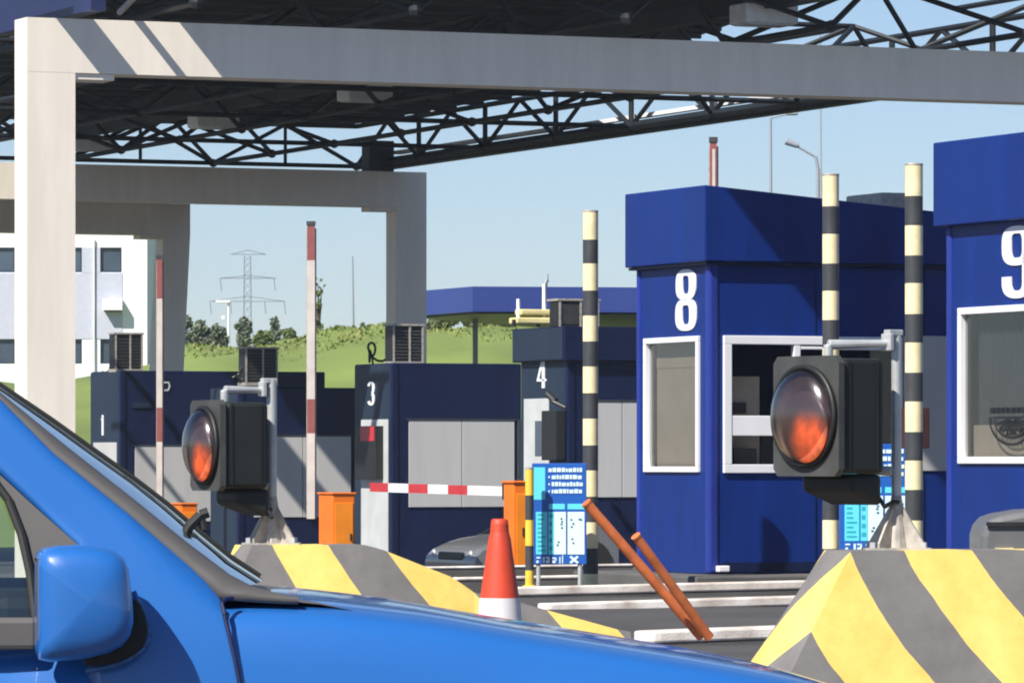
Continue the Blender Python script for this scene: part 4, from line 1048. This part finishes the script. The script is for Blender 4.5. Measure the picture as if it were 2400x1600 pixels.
t = thing('lamp_post', P(536, 820, 176), 'thin white lamp post with short double head among the trees on the bank', 'lamp post'); s = 176/F
m = MB(); m.tube((0, 0, -.5), (0, 0, 112*s), .05, 8, .04); m.build('pole', M['lampwhite'], t)
m = MB(); m.box(-30*s, 4*s, -.12, .12, 110*s, 116*s); m.build('lamp_head', M['lampwhite'], t, bevel=.02)
m = MB(); m.box(-17*s, -9*s, -.1, .1, 72*s, 80*s); m.build('small_sign', M['white'], t)
t = thing('lamp_post', P(1810, 620, 120), 'upper grey street lamp with straight arm, against the sky beyond booth 8', 'lamp post'); s = 120/F
t.location.z = -1.1; zb = -1.1
m = MB(); m.tube((0, 0, 0), (-4*s, 0, zat(277, 120)-zb), .05, 8, .03); m.build('pole', M['lampgrey'], t)
m = MB(); m.tube((-4*s, 0, zat(277, 120)-zb), (36*s, 0, zat(268, 120)-zb), .022, 6); m.build('arm', M['lampgrey'], t)
m = MB(); m.box(33*s, 60*s, -.15, .15, zat(270, 120)-zb, zat(262, 120)-zb); m.build('lamp_head', M['lampgrey'], t, bevel=.02)
t = thing('lamp_post', P(1917, 620, 124), 'lower grey street lamp with bent arm, against the sky beyond booth 8', 'lamp post'); s = 124/F
t.location.z = -1.1
m = MB(); m.tube((0, 0, 0), (0, 0, zat(396, 124)-zb), .05, 8, .05); m.tube((0, 0, zat(396, 124)-zb), (-5*s, 0, zat(368, 124)-zb), .04, 8); m.build('pole', M['lampgrey'], t)
m = MB(); m.tube((-5*s, 0, zat(368, 124)-zb), (-50*s, 0, zat(342, 124)-zb), .035, 6); m.build('arm', M['lampgrey'], t)
m = MB(); m.tube((-46*s, 0, zat(342, 124)-zb), (-76*s, 0, zat(331, 124)-zb), .07, 8, .09); m.build('lamp_head', M['lampgrey'], t, bevel=.02)
t = tag(MB().tube(P(828, 800, 260), P(826, 600, 260), .10, 6, .05).build('thin_mast', M['lampgrey']), 'very thin pale mast between the tall raised arm and shaded portal column', 'mast')
t = tag(MB().tube(P(1925, 620, 160), P(1922, 60, 160), .035, 6, .03).build('tall_mast', M['lampgrey']), 'very thin tall mast behind the second striped pole against the sky', 'mast')

# ---------------------------------------------------------------- blue car in the foreground
PHI = math.radians(8); cc, ss = math.cos(PHI), math.sin(PHI)
N = P(520, 0, 10.2); HW = .85
ox, oy = N.x + HW*(-ss), N.y + HW*cc
car = thing('blue_car', (ox, oy, 0), 'bright blue car filling the lower left, seen from its side with door mirror and bonnet', 'car', PHI)
def cs(px, py, yl):
    """local point on the plane y=yl (or y=yl(z)) seen at px,py"""
    y = yl if not callable(yl) else yl(1.1)
    for _ in range(4):
        # world = O + x*(cc,ss) + y*(-ss,cc)
        k = (px-CX)/F; bx, by = ox - y*ss, oy + y*cc
        x = (k*by-bx)/(cc-k*ss); D = by+x*ss; z = zat(py, D)
        if callable(yl): y = yl(z)
    return Vector((x, y, z))
ysd = lambda z: -.835+max(0, z-.88)*.28
yskin = lambda z: interp(z, [(.6, -.874), (.7, -.870), (.8, -.861), (.88, -.848), (.95, -.828), (1.1, -.775), (1.45, -.678)])
SIL = [(-3.3, .86), (-3.0, .93), (-2.4, .93), (-.9, .875), (-.42, .89), (-.2, .925), (0, .955), (.08, .960), (.25, .952), (.45, .928), (.62, .897), (.78, .871), (.95, .843), (1.1, .817), (1.22, .793), (1.35, .755), (1.5, .70), (1.6, .64), (1.66, .55), (1.68, .4)]
secs = []
xs = [-3.3+.15*i for i in range(20)]+[-.42+.06*i for i in range(35)]
m = MB(); rows = []
for x in sorted(set([round(v, 3) for v in xs if v <= 1.68]+[1.68])):
    zt = interp(x, SIL); w = HW*interp(x, [(-3.3, .88), (-2.8, .98), (-2, 1), (.9, 1.0), (1.2, .985), (1.4, .95), (1.55, .88), (1.68, .72)])
    pf = [(-.96, .22), (-.99, .30), (-1.01, .45), (-1.026, .6), (-1.023, .70), (-1.016, .78), (-1.002, .85)]
    sec = []
    for a, zz in pf: sec.append((x, a*w, min(zz, zt-.10) if zz > .45 else min(zz, zt-.06)))
    rr = .05
    sec += [(x, -.980*w, zt-.050), (x, -.960*w, zt-.024), (x, -.92*w, zt-.008), (x, -.85*w, zt+.002), (x, -.7*w, zt+.011), (x, -.45*w, zt+.018), (x, -.2*w, zt+.021), (x, 0, zt+.022)]
    sec += [(x, -y, z) for _, y, z in reversed(sec[:-1])]
    rows.append(sec)
m.grid(rows); m.add(rows[0], [tuple(range(len(rows[0])))]); m.add(rows[-1], [tuple(range(len(rows[-1])))])
body = m.build('body', M['carblue'], car, smooth=True)
# A pillar and roof shell, both sides
up = [(-330, 735), (-200, 800), (-100, 860), (0, 934), (126, 1062), (300, 1202), (380, 1271), (443, 1325), (480, 1360), (506, 1390), (519, 1408)]
lo = [(-330, 815), (-200, 905), (-100, 1010), (0, 1107), (85, 1187), (180, 1272), (200, 1420), (210, 1640), (320, 1720), (440, 1720), (578, 1720)]
for sg in (1, -1):
    m = MB(); A = []; B = []; 
    for (a, b_) in zip(up, lo):
        pa, pb = cs(*a, yskin), cs(*b_, yskin)
        A.append(pa); B.append(pb)
    rows = []
    for pa, pb in zip(A, B):
        mids = [pa.lerp(pb, k/8) for k in range(1, 8)]
        for q_ in mids: q_.y = yskin(q_.z)
        r_ = [pa+Vector((0, .045, -.006)), pa+Vector((0, .010, 0)), *mids, pb+Vector((0, .004, 0)), pb+Vector((0, .05, .004))]
        rows.append([(p.x, p.y*sg, p.z) for p in r_])
    m.grid(rows); m.build('pillar', M['carblue'], car, smooth=True)
# roof
m = MB(); rows = []
pr = [cs(-330, 735, ysd), cs(-200, 800, ysd)]
rx = [pr[1].x, pr[0].x, pr[0].x-.25, -1.6, -2.2, -2.7, -3.0, -3.2]; rz = [pr[1].z, pr[0].z, pr[0].z+.03, pr[0].z+.04, pr[0].z+.02, pr[0].z-.08, 1.15, .95]
for x, z in zip(rx, rz):
    yy = ysd(z); rows.append([(x, yy*math.cos(math.pi*k/10)*1.0 if False else yy*(1-k/5), z+.05*(1-(1-k/5)**2)) for k in range(11)])
m.grid(rows); m.build('roof', M['carblue'], car, smooth=True)
for sg in (1, -1):
    m = MB(); m.prism([(-1.35, ysd(.9)*sg, .88), (-1.25, ysd(.9)*sg, .88), (-1.3, ysd(1.42)*sg, 1.45), (-1.38, ysd(1.42)*sg, 1.45)], (0, .05*-sg*-1 if sg < 0 else .05, 0)); m.build('pillar', M['carblue'], car)
    m = MB(); m.prism([(-2.5, ysd(.9)*sg, .88), (-3.2, ysd(.9)*sg, .88), (-2.95, ysd(1.3)*sg, 1.2), (-2.6, ysd(1.4)*sg, 1.4)], (0, .05 if sg > 0 else -.05, 0)); m.build('pillar', M['carblue'], car)
# trim along the windscreen edge
tA = [(0, 934), (126, 1062), (300, 1202), (443, 1325), (512, 1392), (580, 1398), (640, 1402), (700, 1404)]
tB = [(0, 918), (150, 1040), (318, 1172), (445, 1275), (540, 1346), (590, 1372), (640, 1386), (700, 1398)]
ytr = lambda z: ysd(z)+.03
tA0 = [(-330, 735), (-150, 830)]+tA; tB0 = [(-330, 722), (-150, 816)]+tB
m = MB(); rows = []
for a, b_ in zip(tA0, tB0):
    pa, pb = cs(*a, ytr), cs(*b_, lambda z: ysd(z)+.07); mm = pa.lerp(pb, .5)+Vector((0, -.012, .002))
    rows.append([pa+Vector((0, .01, -.01)), pa, mm, pb, pb+Vector((0, .03, -.012))])
m.grid(rows); m.build('windscreen_trim', M['trim'], car, smooth=True)
# windscreen
ctr = [(-330, 712), (-150, 806), (0, 904), (120, 985), (225, 1060), (310, 1120), (391, 1182), (470, 1250), (540, 1306), (610, 1352)]
edg = [(-330, 726), (-150, 824), (0, 926), (105, 1010), (200, 1090), (280, 1150), (350, 1205), (430, 1270), (500, 1328), (580, 1372)]
m = MB(); rows = []
for c_, e_ in zip(ctr, edg):
    pc, pe = cs(*c_, -.12), cs(*e_, lambda z: ysd(z)+.075)
    row = []
    for k in range(13):
        q = -1+k/6; w = 1-abs(q)**2.2; yv = abs(pe.y)*q
        row.append((pe.x+(pc.x-pe.x)*w, yv, pe.z+(pc.z-pe.z)*w))
    rows.append(row)
m.grid(rows); m.build('windscreen', glass('windscreen_glass', (.75, .85, .84), .32), car, smooth=True)
m = MB(); m.path([cs(a, b_-3, -.12) for a, b_ in ctr], .006, 6); m.build('screen_seal', M['rubber'], car)
# cowl
m = MB(); rows = []
for px, py in [(470, 1372), (560, 1376), (640, 1382), (720, 1390), (830, 1411)]:
    a = cs(px, py, -.45); rows.append([(a.x, y, a.z-abs(y)*.02) for y in (-.74, -.5, -.2, 0, .2, .5, .74)])
m.grid(rows); m.build('cowl', M['trim'], car, smooth=True)
# dashboard and interior
m = MB(); m.box(-.45, .02, -.72, .72, .90, .985); m.box(-3.0, -.45, -.72, .72, .86, .93)
m.build('dashboard', M['rubber'], car, bevel=.03)
for yy in (-.38, .38):
    m = MB(); m.box(-1.25, -1.05, yy-.24, yy+.24, .93, 1.15); m.box(-1.28, -1.16, yy-.12, yy+.12, 1.16, 1.32); m.build('seat', M['curtain'], car, bevel=.05)
# side window, seal and sail panel
sail = [(0, 1112), (85, 1190), (182, 1275), (180, 1292), (120, 1400), (86, 1440), (82, 1420), (66, 1320), (44, 1236), (0, 1134)]
m = MB(); pts = [cs(a, b_, lambda z: ysd(z)-.004) for a, b_ in sail]; m.prism(pts, (0, .02, 0)); m.build('sail_panel', M['trim'], car)
m = MB(); m.path([cs(a, b_, lambda z: ysd(z)-.008) for a, b_ in [(-200, 985), (-100, 1050), (-20, 1118), (20, 1172), (50, 1250), (70, 1340), (84, 1455)]], .009, 8); m.build('window_seal', M['rubber'], car)
for sg in (1, -1):
    m = MB(); pts = [cs(a, b_, lambda z: ysd(z)+.012) for a, b_ in [(-1000, 1470), (84, 1470), (66, 1320), (30, 1190), (-60, 1100), (-200, 970), (-330, 880), (-1000, 840)]]
    pts = [(p.x, p.y*sg, p.z) for p in pts]; m.add(pts, [tuple(range(len(pts)))]); m.build('side_window', M['carglass'], car)
m = MB(); a, b_ = cs(-1200, 1452, -.86), cs(88, 1522, -.86); m.box(a.x, b_.x, -.872, -.83, b_.z, a.z); m.build('belt_moulding', M['trim'], car, bevel=.01)
# mirror
out = [(84, 1320), (88, 1296), (100, 1284), (135, 1278), (180, 1277), (230, 1280), (268, 1289), (292, 1306), (304, 1335), (309, 1375), (314, 1420), (316, 1460), (308, 1492), (288, 1516), (255, 1532), (210, 1544), (160, 1550), (115, 1552), (90, 1546), (84, 1525)]
base = [cs(a, b_, -.98) for a, b_ in out]; cxm = sum(p.x for p in base)/len(base); czm = sum(p.z for p in base)/len(base)
ank = cs(88, 1420, -.98).x
m = MB(); rows = []
for yv, k_, sh in ((-.875, .95, 0), (-.90, .99, 0), (-.93, 1.0, 0), (-.965, .99, 0), (-.988, .965, 0), (-1.006, .91, 0), (-1.018, .80, 0), (-1.026, .62, 0), (-1.031, .4, 0), (-1.034, .2, 0), (-1.035, .02, 0)):
    rows.append([(cxm+(p.x-cxm)*k_, yv, czm+(p.z-czm)*k_) for p in base+[base[0]]])
m.grid(rows); m.add(rows[0][:-1], [tuple(range(len(base)))]); m.add(rows[-1][:-1], [tuple(range(len(base)))]); mi = m.build('door_mirror', M['carblue'], car, smooth=True)
m = MB(); gp = [(ank-.002, y, z) for y, z in ((-.89, .90), (-.89, 1.06), (-.99, 1.06), (-.99, .90))]; m.prism(gp, (.01, 0, 0)); m.build('mirror_glass', M['mirrorglass'], mi)
ft_ = [(200, 1440), (262, 1420), (318, 1395), (338, 1440), (346, 1482), (330, 1515), (296, 1540), (245, 1556), (190, 1560)]
m = MB(); p_ = [cs(a, b_, -.868) for a, b_ in ft_]; m.prism(p_, (0, -.07, 0)); m.build('mirror_foot', M['rubber'], mi, bevel=.015)
m = MB(); m.path([cs(a, b_, -.866) for a, b_ in [(312, 1385), (330, 1425), (345, 1465), (349, 1490), (338, 1515), (310, 1540), (270, 1556), (200, 1572)]], .006, 8); m.build('foot_rim', M['carblue'], mi, smooth=True)
# shut line between wing and bonnet
m = MB(); m.path([cs(a, b_, yv) for a, b_, yv in [(545, 1401, -.80), (528, 1403, -.815), (519, 1412, -.833), (526, 1440, -.847), (538, 1490, -.856), (551, 1545, -.863), (562, 1600, -.867), (580, 1690, -.871)]], .0045, 8); m.build('shut_line', M['carblueD'], car)
# wiper tip on the screen
m = MB(); m.path([cs(424, 1255, -.3), cs(444, 1232, -.3), cs(470, 1206, -.3), cs(488, 1200, -.3)], .011, 8); m.path([cs(470, 1206, -.3), cs(480, 1240, -.3)], .008, 8); m.build('wiper', M['rubber'], car)
# lights, wheels, bumper
for sg in (1, -1):
    m = MB(); m.hexa([(1.25, .55*sg, .6), (1.62, .5*sg, .6), (1.5, .76*sg, .6), (1.3, .84*sg, .6)], [(1.25, .55*sg, .74), (1.52, .5*sg, .70), (1.42, .74*sg, .72), (1.3, .80*sg, .74)]); m.build('headlight', M['glassD'], car, bevel=.02)
    for xx in (.85, -2.3):
        w = MB(); w.lathe([(.22, -.1), (.3, -.1), (.32, -.05), (.32, .05), (.3, .1), (.22, .1)], 32, 'x'); wo = w.build('wheel', M['rubber'], car, smooth=True)
        wo.rotation_euler = (0, 0, math.pi/2); wo.location = (xx, .79*sg, .32)
        w = MB(); w.lathe([(.22, -.09), (.20, .0), (.22, .09)], 24, 'x'); w.lathe([(.001, -.08), (.06, -.08), (.07, -.05), (.2, -.06)], 24, 'x'); w.lathe([(.001, .08), (.06, .08), (.07, .05), (.2, .06)], 24, 'x'); w.build('rim', M['galv'], wo, smooth=True)
m = MB(); m.box(1.62, 1.72, -.6, .6, .3, .5); m.build('bumper', M['trim'], car, bevel=.04)

hz = MB(); hz.box(-420, 420, -60, 1750, -4, 62); ho = hz.build('haze', [])if False else None
hm = bpy.data.materials.new('haze_air'); hm.use_nodes = True; hn = hm.node_tree; hn.nodes.clear(); hm.cycles.homogeneous_volume = True
hout = hn.nodes.new('ShaderNodeOutputMaterial'); hv = hn.nodes.new('ShaderNodeVolumePrincipled'); hv.inputs['Density'].default_value = HAZE
hv.inputs['Color'].default_value = (.80, .88, .95, 1); hn.links.new(hv.outputs[0], hout.inputs['Volume'])
if HAZE: tag(hz.build('haze', hm), 'thin pale summer haze over the whole plaza', 'haze', kind='stuff')
# ---------------------------------------------------------------- camera, world, sun
cam = bpy.data.cameras.new('camera'); co = bpy.data.objects.new('camera', cam); COL.objects.link(co)
cam.sensor_width = 36; cam.lens = 36*F/2400; cam.shift_y = 280/2400; cam.clip_start = .1; cam.clip_end = 9000
co.location = (0, 0, HC); co.rotation_euler = (math.radians(90), 0, 0); scene.camera = co
Ldir = Vector((.85*CA-.45*SA, .85*SA+.45*CA, -1)).normalized()
sun = bpy.data.lights.new('sun', 'SUN'); sun.energy = 4.2; sun.angle = math.radians(.5); sun.color = (1, .955, .88)
so = bpy.data.objects.new('sun', sun); COL.objects.link(so); so.rotation_euler = Ldir.to_track_quat('-Z', 'Y').to_euler()
w = bpy.data.worlds.new('World'); scene.world = w; w.use_nodes = True; nt = w.node_tree
bg = nt.nodes['Background']; sky = nt.nodes.new('ShaderNodeTexSky'); sky.sky_type = 'NISHITA'; sky.sun_disc = False
sd = -Ldir; sky.sun_elevation = math.asin(sd.z); sky.sun_rotation = math.atan2(sd.x, sd.y)
sky.air_density = 1.0; sky.dust_density = .2; sky.ozone_density = 3.0; sky.altitude = 800
tint = nt.nodes.new('ShaderNodeMix'); tint.data_type = 'RGBA'; tint.blend_type = 'MULTIPLY'; tint.inputs[0].default_value = 1
tint.inputs[7].default_value = (.80, .85, .98, 1); nt.links.new(sky.outputs[0], tint.inputs[6]); nt.links.new(tint.outputs[2], bg.inputs[0]); bg.inputs[1].default_value = .064
scene.view_settings.view_transform = 'Standard'; scene.view_settings.look = 'None'; scene.view_settings.gamma = 1; scene.view_settings.exposure = 0.85
scene.render.engine = 'CYCLES'
scene.cycles.filter_width = 2.0; scene.cycles.volume_bounces = 0
